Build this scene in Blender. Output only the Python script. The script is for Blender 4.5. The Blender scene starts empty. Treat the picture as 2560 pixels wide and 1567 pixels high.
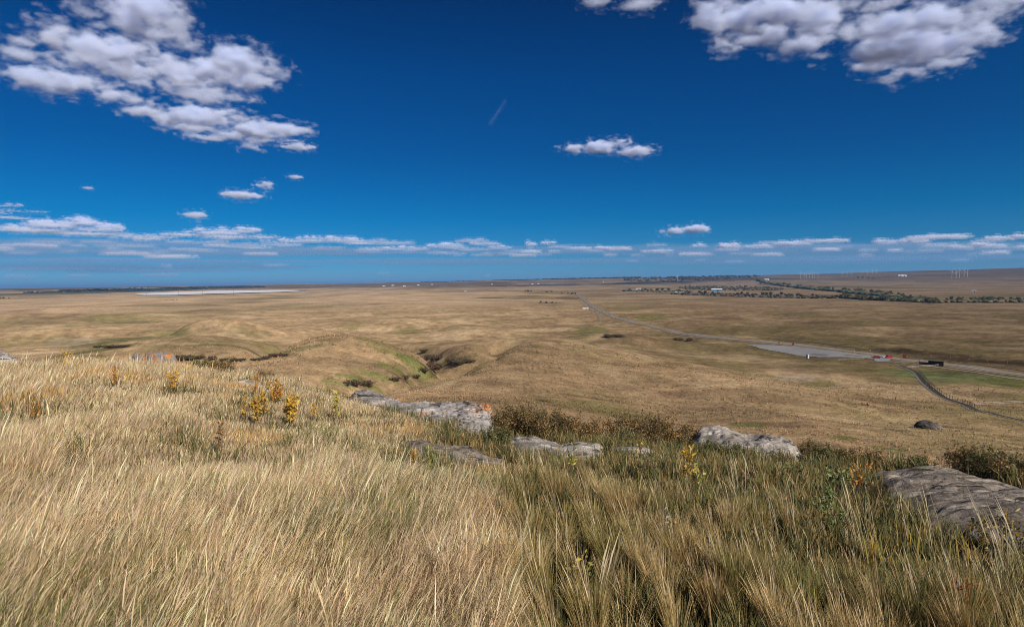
import bpy, bmesh, math, random
import numpy as np
from mathutils import Vector, Matrix

random.seed(7)
RNG = np.random.default_rng(11)
SC = bpy.context.scene
COL = SC.collection
R_ = math.radians

# ------------------------------------------------------------------ camera
H_CAM = 46.0                       # eye height above the plain
F_PX = 1525.0                      # focal length in photo pixels (photo 2560 x 1567)
CX, CY = 1280.0, 783.5
PITCH = R_(-2.91)
ROLL = R_(-0.70)
cam_data = bpy.data.cameras.new("camera")
cam_data.sensor_width = 36.0
cam_data.lens = 36.0 * F_PX / 2560.0
cam_data.clip_start = 0.05
cam_data.clip_end = 400000.0
cam = bpy.data.objects.new("camera", cam_data)
COL.objects.link(cam)
RM = Matrix.Rotation(math.pi / 2 + PITCH, 4, 'X') @ Matrix.Rotation(ROLL, 4, 'Z')
cam.matrix_world = Matrix.Translation((0, 0, H_CAM)) @ RM
SC.camera = cam
RMN = np.array(RM.to_3x3())

# ------------------------------------------------------------------ light
SUN_AZ, SUN_EL = R_(140.0), R_(36.0)
SUN_DIR = Vector((math.sin(SUN_AZ) * math.cos(SUN_EL), math.cos(SUN_AZ) * math.cos(SUN_EL), math.sin(SUN_EL)))
sun_data = bpy.data.lights.new("sun", 'SUN')
sun_data.energy = 5.0
sun_data.angle = R_(0.53)
sun_data.color = (1.0, 0.945, 0.87)
sun = bpy.data.objects.new("sun", sun_data)
sun.rotation_euler = SUN_DIR.to_track_quat('Z', 'Y').to_euler()
sun.location = (0, 0, 300)
COL.objects.link(sun)

world = bpy.data.worlds.new("World")
SC.world = world
world.use_nodes = True
nt = world.node_tree
nt.nodes.clear()
w_out = nt.nodes.new("ShaderNodeOutputWorld")
w_bg = nt.nodes.new("ShaderNodeBackground")
w_bg.inputs["Strength"].default_value = 0.10
w_sky = nt.nodes.new("ShaderNodeTexSky")
w_sky.sky_type = 'NISHITA'
w_sky.sun_disc = False
w_sky.sun_elevation = SUN_EL
w_sky.sun_rotation = SUN_AZ
w_sky.altitude = 900
w_sky.air_density = 1.0
w_sky.dust_density = 0.4
w_sky.ozone_density = 2.0
# the photograph's deep polarised blue: tint of the sky by height above the horizon
w_tc = nt.nodes.new("ShaderNodeTexCoord")
w_sep = nt.nodes.new("ShaderNodeSeparateXYZ")
w_ramp = nt.nodes.new("ShaderNodeValToRGB")
w_mul = nt.nodes.new("ShaderNodeMix")
w_mul.data_type = 'RGBA'; w_mul.blend_type = 'MULTIPLY'
w_mul.inputs[0].default_value = 1.0
nt.links.new(w_tc.outputs["Generated"], w_sep.inputs[0])
nt.links.new(w_sep.outputs["Z"], w_ramp.inputs[0])
nt.links.new(w_sky.outputs[0], w_mul.inputs[6])
nt.links.new(w_ramp.outputs[0], w_mul.inputs[7])
nt.links.new(w_mul.outputs[2], w_bg.inputs[0])
nt.links.new(w_bg.outputs[0], w_out.inputs[0])
SKY_STOPS = [  # z of direction, tint
    (0.000, (.115, .315, .64)), (0.017, (.10, .30, .61)), (0.056, (.032, .245, .515)), (0.102, (.002, .225, .465)),
    (0.197, (.002, .176, .397)), (0.315, (.002, .158, .372)), (0.41, (.002, .115, .291)), (0.50, (.02, .13, .32)), (0.75, (.60, .75, 1.0)),
]
def set_ramp(ramp, stops):
    els = ramp.color_ramp.elements
    while len(els) > 1:
        els.remove(els[-1])
    els[0].position = stops[0][0]; els[0].color = (*stops[0][1], 1)
    for p, c in stops[1:]:
        e = els.new(p); e.color = (*c, 1)
set_ramp(w_ramp, SKY_STOPS)

vs = SC.view_settings
vs.view_transform = 'Standard'
vs.look = 'None'
vs.exposure = 0.35
vs.gamma = 1.0
vs.use_curve_mapping = False
SC.cycles.use_denoising = True
SC.cycles.denoiser = 'OPENIMAGEDENOISE'
SC.cycles.denoising_prefilter = 'FAST'
SC.cycles.denoising_input_passes = 'RGB_ALBEDO_NORMAL'
SC.cycles.max_bounces = 12
SC.cycles.diffuse_bounces = 3
SC.cycles.glossy_bounces = 2
SC.cycles.transmission_bounces = 4
SC.cycles.transparent_max_bounces = 16
SC.cycles.volume_bounces = 9
SC.cycles.sample_clamp_indirect = 4.0
SC.cycles.filter_width = 0.95

# ------------------------------------------------------------------ numeric helpers
def smooth(a, b, x):
    t = np.clip((x - a) / (b - a), 0, 1)
    return t * t * (3 - 2 * t)

def _hash(ix, iy, seed):
    h = (ix.astype(np.int64) * 374761393 + iy.astype(np.int64) * 668265263 + seed * 974634777) & 0xFFFFFFFF
    h = ((h ^ (h >> 13)) * 1274126177) & 0xFFFFFFFF
    h = ((h ^ (h >> 16)) * 2246822519) & 0xFFFFFFFF
    return h ^ (h >> 15)

def noise2(x, y, seed=0):
    """gradient noise, about -0.7..0.7"""
    x = np.asarray(x, dtype=np.float64); y = np.asarray(y, dtype=np.float64)
    x0 = np.floor(x); y0 = np.floor(y)
    fx = x - x0; fy = y - y0
    u = fx * fx * fx * (fx * (fx * 6 - 15) + 10); v = fy * fy * fy * (fy * (fy * 6 - 15) + 10)
    def g(ix, iy, dx, dy):
        a = _hash(ix, iy, seed) * (2 * math.pi / 4294967296.0)
        return np.cos(a) * dx + np.sin(a) * dy
    n00 = g(x0, y0, fx, fy); n10 = g(x0 + 1, y0, fx - 1, fy)
    n01 = g(x0, y0 + 1, fx, fy - 1); n11 = g(x0 + 1, y0 + 1, fx - 1, fy - 1)
    return (n00 * (1 - u) + n10 * u) * (1 - v) + (n01 * (1 - u) + n11 * u) * v

def fbm(x, y, octv=4, seed=0, gain=0.5, lac=2.03):
    s = 0.0; a = 1.0
    for i in range(octv):
        s = s + a * noise2(x, y, seed + i * 17)
        x = x * lac + 13.7; y = y * lac - 7.1; a *= gain
    return s

def ray(px, py):
    """unit-less world direction of a photo pixel"""
    return RMN @ np.array([(px - CX) / F_PX, -(py - CY) / F_PX, -1.0])

def px_of(x, y):
    """photo column a ground direction falls in (near the horizon)"""
    a = np.clip(np.arctan2(x, np.maximum(y, 1e-9) * 1.0), -1.1, 1.1)
    a = np.where(y <= 0, np.where(x > 0, 1.1, -1.1), a)
    return 1280 + F_PX * np.tan(a)

# ------------------------------------------------------------------ height of the land
CREST_PX = np.array([-1600, -400, 0, 250, 450, 600, 800, 950, 1100, 1230, 1450, 1700, 1900, 2100, 2300, 2560, 3000, 4200.])
CREST_Y = np.array([925, 910, 902, 902, 916, 946, 976, 1004, 1036, 1078, 1100, 1112, 1126, 1150, 1170, 1195, 1235, 1300.])
CREST_R = np.array([24, 24, 23, 22, 20, 18, 16.5, 15, 14, 12.5, 12, 12.5, 12, 11.5, 10.5, 9.8, 9.5, 9.])
CREST_Z = []
for _p, _y, _r in zip(CREST_PX, CREST_Y, CREST_R):
    _d = ray(_p, _y)
    CREST_Z.append(_d[2] / math.hypot(_d[0], _d[1]) * _r)
CREST_Z = np.array(CREST_Z)
ZR = (np.log([1, 40, 75, 120, 200, 300, 380, 500, 800]), np.array([-14, -16.5, -21.5, -27.5, -36.5, -43.2, -45.6, -46, -46.]))
ZL = (np.log([1, 60, 120, 200, 300, 400, 600, 800, 1100]), np.array([-14, -16, -20.5, -25, -29.5, -33.5, -40.5, -44.5, -46.]))
ZM = (np.log([1, 40, 75, 120, 200, 300, 400, 600, 900]), np.array([-13, -14.5, -17.5, -21.5, -28.5, -35.5, -40.0, -45, -46.]))
RIDGE_PX = np.array([-3000, 0, 700, 1000, 1200, 1500, 1900, 2100, 2400, 2560, 4000.])
RIDGE_UP = np.array([-0.6, -0.5, 1.5, 3, 4.5, 6.5, 9.0, 11, 14.5, 16.5, 24.])   # photo pixels above eye level

HILLS = []      # x, y, radial half depth, tangential half width, angle, height
GULLIES = []    # points (n,2), half width, depth

def base_rel(x, y):
    r = np.hypot(x, y) + 1e-6
    p = px_of(x, y)
    lr = np.log(np.maximum(r, 1.0))
    zr = np.interp(lr, *ZR); zl = np.interp(lr, *ZL); zm = np.interp(lr, *ZM)
    a = smooth(500, 1050, p); b = smooth(1150, 1750, p)
    return (zl * (1 - a) + zm * a) * (1 - b) + zr * b

def seg_dist(x, y, pts):
    best = np.full(np.shape(x), 1e9)
    for (ax, ay), (bx, by) in zip(pts[:-1], pts[1:]):
        dx, dy = bx - ax, by - ay
        t = np.clip(((x - ax) * dx + (y - ay) * dy) / (dx * dx + dy * dy + 1e-12), 0, 1)
        best = np.minimum(best, np.hypot(x - ax - t * dx, y - ay - t * dy))
    return best

def height(x, y):
    x = np.asarray(x, dtype=np.float64); y = np.asarray(y, dtype=np.float64)
    r = np.hypot(x, y) + 1e-6
    p = px_of(x, y)
    far = base_rel(x, y)
    mid_w = smooth(60, 150, r) * (1 - smooth(700, 1400, r))
    for hx, hy, rd, rt, ang, hh in HILLS:
        c, s = math.sin(ang), math.cos(ang)          # radial direction
        dr = (x - hx) * c + (y - hy) * s; dt = (x - hx) * s - (y - hy) * c
        q = (dr / rd) ** 2 + (dt / rt) ** 2
        far = far + hh * np.exp(-q * 1.2)
    for pts, wdt, dep in GULLIES:
        d = seg_dist(x + 4 * noise2(x / 14, y / 14, 5) * mid_w, y + 4 * noise2(x / 14, y / 14, 9) * mid_w, pts)
        far = far - dep * np.exp(-(d / wdt) ** 2)
    far = far + mid_w * (3.2 * fbm(x / 95, y / 95, 3, 3) + 0.5 * noise2(x / 23, y / 23, 8))
    far = far + (1 - mid_w) * smooth(700, 3000, r) * 1.6 * noise2(x / 600, y / 600, 31)
    up = np.interp(p, RIDGE_PX, RIDGE_UP)
    ridge = (46 + up * 9500 / F_PX)
    rr = smooth(2200, 9500, r * (1 + 0.10 * noise2(x / 2500, y / 2500, 41))) ** 1.3
    far = far + rr * ridge * (1 + 0.05 * fbm(x / 1900, y / 1900, 3, 44))
    # the ledge the camera stands on
    zc = np.interp(p, CREST_PX, CREST_Z); rc = np.interp(p, CREST_PX, CREST_R)
    rc = rc * (1 + 0.05 * noise2(x / 2.5, y / 2.5, 61) * smooth(5, 10, r))
    t = np.clip((r - 1.5) / (rc - 1.5), 0, 1)
    near = -1.62 + (zc + 1.62) * t ** 1.15
    near = near + smooth(1.5, 5, r) * (0.10 * fbm(x / 1.7, y / 1.7, 3, 71) + 0.12 * noise2(x / 5, y / 5, 77))
    near = near - np.maximum(r - rc, 0) * 0.9 - 0.02 * np.maximum(r - rc, 0) ** 2
    k = 0.8
    hmax = np.where(r > 60, far, np.maximum(near, far) + k * np.log1p(np.exp(-np.abs(near - far) / k)) * 0.3)
    return H_CAM + hmax

_RS = np.exp(np.linspace(math.log(1.5), math.log(70000), 5000))
def hit(px, py):
    """ground point under a photo pixel"""
    d = ray(px, py)
    n = math.hypot(d[0], d[1]); ux, uy, k = d[0] / n, d[1] / n, d[2] / n
    z = height(ux * _RS, uy * _RS)
    below = np.nonzero(H_CAM + k * _RS <= z)[0]
    i = below[0] if len(below) else len(_RS) - 1
    r = _RS[i]
    if i > 0 and len(below):
        a0 = H_CAM + k * _RS[i - 1] - z[i - 1]; a1 = H_CAM + k * _RS[i] - z[i]
        r = _RS[i - 1] + (_RS[i] - _RS[i - 1]) * a0 / (a0 - a1)
    x, y = ux * r, uy * r
    return np.array([x, y, float(height(np.array([x]), np.array([y]))[0])])

def hit_base(px, py):
    d = ray(px, py)
    n = math.hypot(d[0], d[1]); ux, uy, k = d[0] / n, d[1] / n, d[2] / n
    rs = _RS[_RS > 30]
    z = base_rel(ux * rs, uy * rs)
    ok = np.nonzero(k * rs <= z)[0]
    r = rs[ok[0]] if len(ok) else rs[-1]
    return ux * r, uy * r

def add_hill(px, py, rx_px, rd, hh):
    x, y = hit_base(px, py)
    r = math.hypot(x, y)
    HILLS.append((x, y, rd, rx_px * r / F_PX, math.atan2(x, y), hh * (1.85 if px < 1000 else 1.6)))

def add_gully(pix, wdt, dep):
    GULLIES.append(([hit_base(*q) for q in pix], wdt, dep * 1.25))

_h = [
 (550, 845, 150, 55, 7.0), (420, 880, 190, 35, 4.0), (850, 905, 190, 45, 6.5), (1390, 895, 260, 60, 5.5),
 (1180, 838, 120, 40, 4.5), (1010, 812, 150, 80, 4.0), (130, 845, 170, 45, 4.0), (60, 800, 150, 70, 5), (330, 795, 110, 60, 3.5),
 (1560, 860, 170, 45, 3.5), (1700, 960, 220, 40, 2.5), (2000, 1010, 200, 30, 1.5),
 (760, 835, 90, 45, 3.0), (200, 775, 130, 90, 4.0),
]
for q in _h:
    add_hill(*q)
add_gully([(780, 972), (884, 950), (955, 941), (1012, 937), (1060, 932), (1100, 919), (1130, 905), (1083, 894), (1040, 882), (985, 872), (900, 862)], 11, 7.0)
add_gully([(1130, 905), (1180, 902), (1260, 888)], 9, 4.0)
add_gully([(300, 905), (430, 899), (520, 896), (600, 902), (660, 893), (710, 878), (790, 864), (860, 858)], 10, 5.0)
add_gully([(100, 872), (250, 868), (350, 866), (420, 850), (390, 838)], 10, 4.0)
add_gully([(1440, 838), (1520, 842), (1600, 850), (1720, 856)], 12, 3.0)

# ------------------------------------------------------------------ mesh + tag helpers
def tag(o, label=None, cat=None, group=None, kind=None):
    if label: o["label"] = label
    if cat: o["category"] = cat
    if group: o["group"] = group
    if kind: o["kind"] = kind
    return o

def link(o, parent=None):
    COL.objects.link(o)
    if parent is not None:
        o.parent = parent
    return o

def empty(name, loc, rz=0.0):
    o = bpy.data.objects.new(name, None)
    o.empty_display_size = 0.2
    o.location = loc
    o.rotation_euler = (0, 0, rz)
    return link(o)

def np_mesh(name, verts, loops, starts, totals, mat=None, col=None, smooth_shade=False):
    """fast mesh from numpy arrays"""
    me = bpy.data.meshes.new(name)
    me.vertices.add(len(verts)); me.vertices.foreach_set("co", np.ascontiguousarray(verts, dtype=np.float32).ravel())
    me.loops.add(len(loops)); me.loops.foreach_set("vertex_index", np.ascontiguousarray(loops, dtype=np.int32))
    me.polygons.add(len(starts))
    me.polygons.foreach_set("loop_start", np.ascontiguousarray(starts, dtype=np.int32))
    if smooth_shade:
        me.polygons.foreach_set("use_smooth", np.ones(len(starts), dtype=bool))
    me.update(calc_edges=True)
    if col is not None:
        at = me.color_attributes.new("Col", 'FLOAT_COLOR', 'POINT')
        c4 = np.ones((len(verts), 4), dtype=np.float32); c4[:, :3] = col
        at.data.foreach_set("color", c4.ravel())
    if mat is not None:
        me.materials.append(mat)
    return me

def grid_mesh(name, V, mat=None, col=None, smooth_shade=True, wrap=False, keep=None):
    """V: (rows, cols, 3)"""
    n, m = V.shape[:2]
    idx = np.arange(n * m).reshape(n, m)
    if wrap:
        idx = np.concatenate([idx, idx[:, :1]], axis=1)
    q = np.stack([idx[:-1, :-1], idx[:-1, 1:], idx[1:, 1:], idx[1:, :-1]], axis=-1).reshape(-1, 4)
    if keep is not None:
        q = q[keep]
    k = len(q)
    return np_mesh(name, V.reshape(-1, 3), q.ravel(), np.arange(k) * 4, None, mat,
                   None if col is None else col.reshape(-1, 3), smooth_shade)

def obj(name, me, parent=None):
    return link(bpy.data.objects.new(name, me), parent)

# ------------------------------------------------------------------ materials
def mat_new(name):
    m = bpy.data.materials.new(name); m.use_nodes = True
    nt = m.node_tree
    b = nt.nodes["Principled BSDF"]
    b.inputs["Roughness"].default_value = 0.85
    b.inputs["Specular IOR Level"].default_value = 0.2
    return m, nt, b

def nnode(nt, typ, **kw):
    n = nt.nodes.new(typ)
    for k, v in kw.items():
        setattr(n, k, v)
    return n

def mat_plain(name, col, rough=0.7, var=0.15, scale=3.0, metal=0.0, spec=0.3):
    """one colour with a little wear"""
    m, nt, b = mat_new(name)
    tc = nnode(nt, "ShaderNodeTexCoord")
    nz = nnode(nt, "ShaderNodeTexNoise"); nz.inputs["Scale"].default_value = scale; nz.inputs["Detail"].default_value = 5
    mx = nnode(nt, "ShaderNodeMix", data_type='RGBA')
    mx.inputs[6].default_value = (*[c * (1 - var) for c in col], 1); mx.inputs[7].default_value = (*[min(1, c * (1 + var)) for c in col], 1)
    nt.links.new(tc.outputs["Object"], nz.inputs["Vector"]); nt.links.new(nz.outputs["Fac"], mx.inputs[0])
    nt.links.new(mx.outputs[2], b.inputs["Base Color"])
    b.inputs["Roughness"].default_value = rough; b.inputs["Metallic"].default_value = metal
    b.inputs["Specular IOR Level"].default_value = spec
    return m
# ------------------------------------------------------------------ the ground: one polar sheet reaching the horizon
def lerp3(a, b, t):
    return a + (np.asarray(b) - a) * t[..., None]

PATCHES = []   # centre xy, radial unit, half radial, half tangential, colour, strength, edge noise
def patch(px, py, rx, ry, col, s=1.0, wob=0.55, tilt=0.0):
    """a patch of other vegetation lying on the ground, centred under a photo pixel"""
    c = hit(px, py); a = hit(px, py - ry); b = hit(px, py + ry)
    r = math.hypot(c[0], c[1])
    rd = max(0.5 * math.hypot(a[0] - b[0], a[1] - b[1]), 0.5)
    rd = min(rd, r * 0.45)
    if r < 450: rd = min(rd, 1.3 * rx * r / F_PX)
    PATCHES.append((c[0], c[1], c[0] / r, c[1] / r, rd, rx * r / F_PX, np.array(col), s, wob, tilt))

GREEN = (0.135, 0.145, 0.055); DKGREEN = (0.095, 0.105, 0.045); BRUSH = (0.070, 0.050, 0.034)
OLIVE = (0.185, 0.165, 0.075); PALE = (0.40, 0.32, 0.215); BROWN = (0.170, 0.120, 0.078); GREYP = (0.30, 0.275, 0.24)
BRIGHTG = (0.18, 0.185, 0.065)
for q in [
    # coulee floors and hill flanks on the left
    (330, 848, 110, 16, DKGREEN, .75), (420, 838, 40, 10, GREEN, .5), (560, 842, 150, 18, (.205, .165, .098), .6), (620, 830, 60, 7, DKGREEN, .4),
    (560, 863, 130, 3, DKGREEN, .9), (300, 867, 45, 4, BRUSH, .85), (180, 860, 60, 8, GREYP, .5), (230, 878, 90, 4, DKGREEN, .7),
    (100, 860, 100, 10, OLIVE, .5), (420, 895, 70, 7, GREEN, .55), (480, 896, 30, 4, BRUSH, .9), (590, 900, 75, 4, BRUSH, .9), (520, 910, 60, 4, BRIGHTG, .8),
    (700, 876, 90, 8, OLIVE, .7), (770, 868, 55, 6, GREEN, .6), (690, 888, 40, 4, DKGREEN, .6), (630, 937, 45, 4, BRIGHTG, .7), (320, 806, 60, 4, DKGREEN, .7),
    (120, 786, 60, 5, BROWN, .5), (300, 786, 60, 4, OLIVE, .6), (40, 785, 50, 6, BROWN, .4), (430, 792, 60, 4, OLIVE, .5), (600, 778, 90, 3, BROWN, .45),
    (880, 812, 40, 6, OLIVE, .6), (930, 852, 50, 4, GREEN, .6), (1020, 832, 40, 5, GREEN, .55), (1140, 822, 22, 5, DKGREEN, .4), (820, 800, 90, 3, BROWN, .4),
    (980, 884, 40, 7, GREEN, .6), (930, 864, 16, 3, GREEN, .8), (1060, 872, 70, 7, OLIVE, .7), (1030, 875, 40, 4, DKGREEN, .6),
    # the main gully with grass and brush
    (820, 962, 30, 5, GREEN, .9), (900, 950, 70, 10, GREEN, .95), (960, 945, 60, 7, DKGREEN, .6), (1050, 912, 60, 16, GREEN, .9), (1020, 930, 50, 8, DKGREEN, .5),
    (1075, 925, 35, 8, BRUSH, .8), (1095, 893, 35, 6, BRUSH, .8), (1150, 897, 32, 6, BRUSH, .8), (1000, 944, 40, 4, BRUSH, .75), (900, 962, 30, 6, BRUSH, .5),
    (1120, 882, 60, 8, BROWN, .6), (1240, 956, 60, 8, BROWN, .65), (1300, 905, 60, 9, BROWN, .3), (1170, 955, 40, 5, BROWN, .4),
    (940, 938, 60, 8, GREEN, .9), (990, 927, 55, 9, GREEN, .9), (1035, 908, 45, 11, GREEN, .95), (1005, 886, 45, 6, GREEN, .7), (850, 957, 50, 6, GREEN, .9), (1090, 917, 50, 6, DKGREEN, .7), (960, 868, 50, 5, OLIVE, .6),
    # round the road bend
    (1480, 832, 55, 11, GREEN, .75), (1440, 842, 45, 6, OLIVE, .6), (1545, 840, 40, 5, BRUSH, .75), (1620, 845, 90, 4, BROWN, .8), (1700, 850, 60, 3, BRUSH, .6),
    (1625, 795, 45, 9, BRIGHTG, .7), (1570, 770, 80, 6, OLIVE, .7), (1560, 758, 90, 3, DKGREEN, .3), (1810, 795, 60, 5, BROWN, .6), (1700, 765, 120, 5, BROWN, .35),
    (1420, 745, 40, 4, BRUSH, .6), (1320, 740, 40, 2, BRUSH, .6), (1230, 745, 40, 1.5, BRUSH, .6), (1380, 757, 35, 1.5, BRUSH, .4),
    (1580, 872, 40, 5, OLIVE, .7), (1520, 868, 40, 5, BROWN, .5),
    # right hand plain
    (2060, 790, 90, 5, OLIVE, .7), (1960, 782, 70, 4, DKGREEN, .35), (2330, 795, 70, 5, BROWN, .6), (2200, 812, 130, 5, OLIVE, .55), (2050, 806, 70, 4, BROWN, .5),
    (2400, 852, 70, 4, OLIVE, .7), (2520, 864, 90, 3, BRUSH, .5), (2080, 773, 50, 1.6, PALE, .8), (2230, 835, 120, 4, BROWN, .4),
    (2230, 875, 70, 4, BRUSH, .8), (2330, 885, 100, 5, BRUSH, .75), (2450, 903, 110, 7, BRUSH, .8), (2560, 910, 60, 7, BRUSH, .7),
    (2260, 930, 60, 12, (.155, .185, .085), .9), (2170, 926, 40, 5, OLIVE, .7), (2420, 945, 120, 20, (.155, .185, .085), .9), (2380, 930, 40, 7, DKGREEN, .5), (2520, 958, 60, 10, GREEN, .9), (2530, 995, 70, 12, GREEN, .6), (2450, 985, 60, 10, BROWN, .7),
    (2500, 965, 90, 5, OLIVE, .6), (2550, 1025, 40, 8, DKGREEN, .6),
    (2050, 963, 50, 6, OLIVE, .9), (2108, 970, 14, 3, BROWN, .8), (1985, 945, 60, 8, GREYP, .5), (1925, 940, 20, 5, OLIVE, .6), (2090, 968, 14, 3, GREYP, .7),
    (2000, 920, 50, 5, BROWN, .5), (2200, 1005, 80, 12, BROWN, .5), (2010, 1005, 60, 8, BROWN, .45), (1930, 1000, 60, 8, BROWN, .45), (2160, 1014, 90, 5, BRUSH, .35),
    (1760, 1022, 80, 6, BROWN, .6), (1700, 985, 60, 12, BROWN, .4), (1850, 975, 60, 8, BROWN, .35), (1360, 1010, 90, 10, OLIVE, .5), (1480, 1020, 140, 14, OLIVE, .75), (1560, 1042, 100, 12, OLIVE, .5),
    (1880, 1062, 55, 8, GREEN, .95), (2110, 1095, 40, 7, GREEN, .85), (2220, 1123, 50, 5, GREEN, .8), (2240, 1075, 30, 4, BRUSH, .6), (1960, 1060, 80, 9, BROWN, .5), (2100, 1050, 120, 5, PALE, .4),
    (2400, 1070, 60, 4, BRUSH, .5), (2500, 1095, 60, 5, OLIVE, .6), (1510, 999, 90, 2.2, BRUSH, .5), (1355, 1001, 18, 3, BRUSH, .7),
]:
    patch(*q)

def land_colour(x, y, h):
    r = np.hypot(x, y) + 1e-6
    p = px_of(x, y)
    n1 = fbm(x / 420, y / 420, 4, 101); n2 = fbm(x / 70, y / 70, 4, 103); n3 = fbm(x / 9, y / 9, 3, 107)
    n4 = fbm(x / 33, y / 120, 4, 109)
    c = np.empty(x.shape + (3,)); c[...] = (0.315, 0.235, 0.142)
    c = lerp3(c, (0.385, 0.30, 0.185), smooth(0.0, 0.6, n2 + 0.5 * n4))
    c = lerp3(c, (0.205, 0.155, 0.095), 0.8 * smooth(0.05, 0.65, -n2 + 0.4 * n1))
    c = lerp3(c, (0.20, 0.175, 0.085), 0.75 * smooth(0.05, 0.5, n1 + 0.35 * n4))
    c = lerp3(c, (0.15, 0.118, 0.072), 0.55 * smooth(0.15, 0.6, n3 - 0.2 * n2))
    n7 = fbm(x / 30, y / 30, 3, 151) * (1 - smooth(900, 1600, r)) + fbm(x / 130, y / 130, 3, 153) * smooth(600, 1400, r) * (1 - smooth(5000, 8000, r)); n8 = fbm(x / 85, y / 85, 4, 157)
    c = lerp3(c, (0.150, 0.118, 0.066), 0.85 * smooth(0.05, 0.42, n7) * smooth(120, 300, r))
    c = lerp3(c, (0.43, 0.34, 0.215), 0.7 * smooth(0.08, 0.42, n8) * smooth(120, 300, r))
    # farther plain: broader, greyer bands
    fw = 0.8 * smooth(700, 1800, r)
    n5 = fbm(x / 500, y / 900, 4, 113); n6 = fbm(x / 260, y / 420, 3, 117)
    f = np.empty_like(c); f[...] = (0.325, 0.25, 0.17)
    f = lerp3(f, (0.17, 0.138, 0.090), smooth(0.0, 0.42, n5 + .4 * n8)); f = lerp3(f, (0.38, 0.30, 0.21), 0.8 * smooth(0.1, 0.6, -n6))
    f = lerp3(f, (0.15, 0.14, 0.075), 0.7 * smooth(0.12, 0.45, n6 + 0.3 * n5))
    c = c * (1 - fw)[..., None] + f * fw[..., None]
    # farmland in strips beyond the river
    ff = smooth(3200, 5200, r)
    gx, gy = np.floor(x / 850 + 0.15 * noise2(x / 900, y / 900, 5)), np.floor(y / 2600 + 0.2 * noise2(x / 3000, y / 3000, 6))
    k = (_hash(gx, gy, 77) % 1000) / 1000.0
    fc = np.empty_like(c); fc[...] = (0.33, 0.265, 0.19)
    fc = lerp3(fc, (0.21, 0.17, 0.12), (k < 0.32).astype(float)); fc = lerp3(fc, (0.40, 0.33, 0.235), (k > 0.72).astype(float)); fc = lerp3(fc, (0.12, 0.125, 0.075), ((k > 0.5) & (k < 0.6)).astype(float))
    fc = fc * (1 + 0.35 * fbm(x / 300, y / 1500, 3, 121))[..., None]
    c = c * (1 - ff)[..., None] + fc * ff[..., None]
    for (cx, cy, ux, uy, rd, rt, col, s, wob, tilt) in PATCHES:
        dx = x - cx; dy = y - cy
        near = (np.abs(dx) < 2.4 * max(rd, rt)) & (np.abs(dy) < 2.4 * max(rd, rt))
        if not near.any(): continue
        dx = dx[near]; dy = dy[near]
        sc = min(rd, rt)
        dr = dx * ux + dy * uy; dt = dx * uy - dy * ux
        q = np.sqrt((dr / rd) ** 2 + (dt / rt) ** 2) + wob * fbm(x[near] / (0.6 * sc + 1), y[near] / (0.6 * sc + 1), 4, 131)
        wgt = s * (1 - smooth(0.6, 1.15, q))
        cc = c[near]
        fine = (1 + 0.3 * n3[near])[..., None]
        c[near] = cc * (1 - wgt)[..., None] + col * fine * wgt[..., None]
    c = c * np.array([.69, .605, .515]) * (1 + .14 * (1 - smooth(150, 320, r)))[..., None]
    falloff_f = np.interp(p, [0, 1000, 1350, 1650, 2000, 2560], [1.85, 1.85, 1.40, 1.02, .86, .76])      # light falloff put into the ground colour: paler left, darker right
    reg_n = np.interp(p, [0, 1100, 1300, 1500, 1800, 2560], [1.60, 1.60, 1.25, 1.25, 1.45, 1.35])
    k = smooth(240, 430, r); c = c * (reg_n * (1 - k) + falloff_f * k)[..., None]
    c = c * (1 + .45 * n7 * smooth(200, 400, r))[..., None]
    c = c * (1 + .30 * fbm(x / 4.0, y / 4.0, 2, 161) * smooth(40, 90, r) * (1 - smooth(500, 900, r)))[..., None]
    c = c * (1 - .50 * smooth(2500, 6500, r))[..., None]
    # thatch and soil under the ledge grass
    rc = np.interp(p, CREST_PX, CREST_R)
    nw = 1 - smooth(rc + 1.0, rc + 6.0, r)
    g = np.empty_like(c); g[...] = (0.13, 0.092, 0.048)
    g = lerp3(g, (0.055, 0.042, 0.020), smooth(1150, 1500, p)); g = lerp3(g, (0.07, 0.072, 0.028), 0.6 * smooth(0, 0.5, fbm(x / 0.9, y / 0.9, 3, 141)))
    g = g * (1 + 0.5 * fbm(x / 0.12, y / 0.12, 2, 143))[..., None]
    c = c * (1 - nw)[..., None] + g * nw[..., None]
    return np.clip(c, 0.01, 0.9)

az = np.concatenate([np.arange(-180, -52, 4.0), np.arange(-52, 52.0001, 0.105), np.arange(56, 180, 4.0)])
az = np.radians(az)
rows = np.concatenate([[0.15, 0.6, 1.0], np.arange(1.4, 30, 0.11), np.exp(np.arange(math.log(30), math.log(400), 0.011)),
                       np.exp(np.arange(math.log(400), math.log(68000), 0.016))])
RRg, AAg = np.meshgrid(rows, az, indexing='ij')
GX = RRg * np.sin(AAg); GY = RRg * np.cos(AAg)
GZ = height(GX, GY)
GC = land_colour(GX, GY, GZ)

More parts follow.
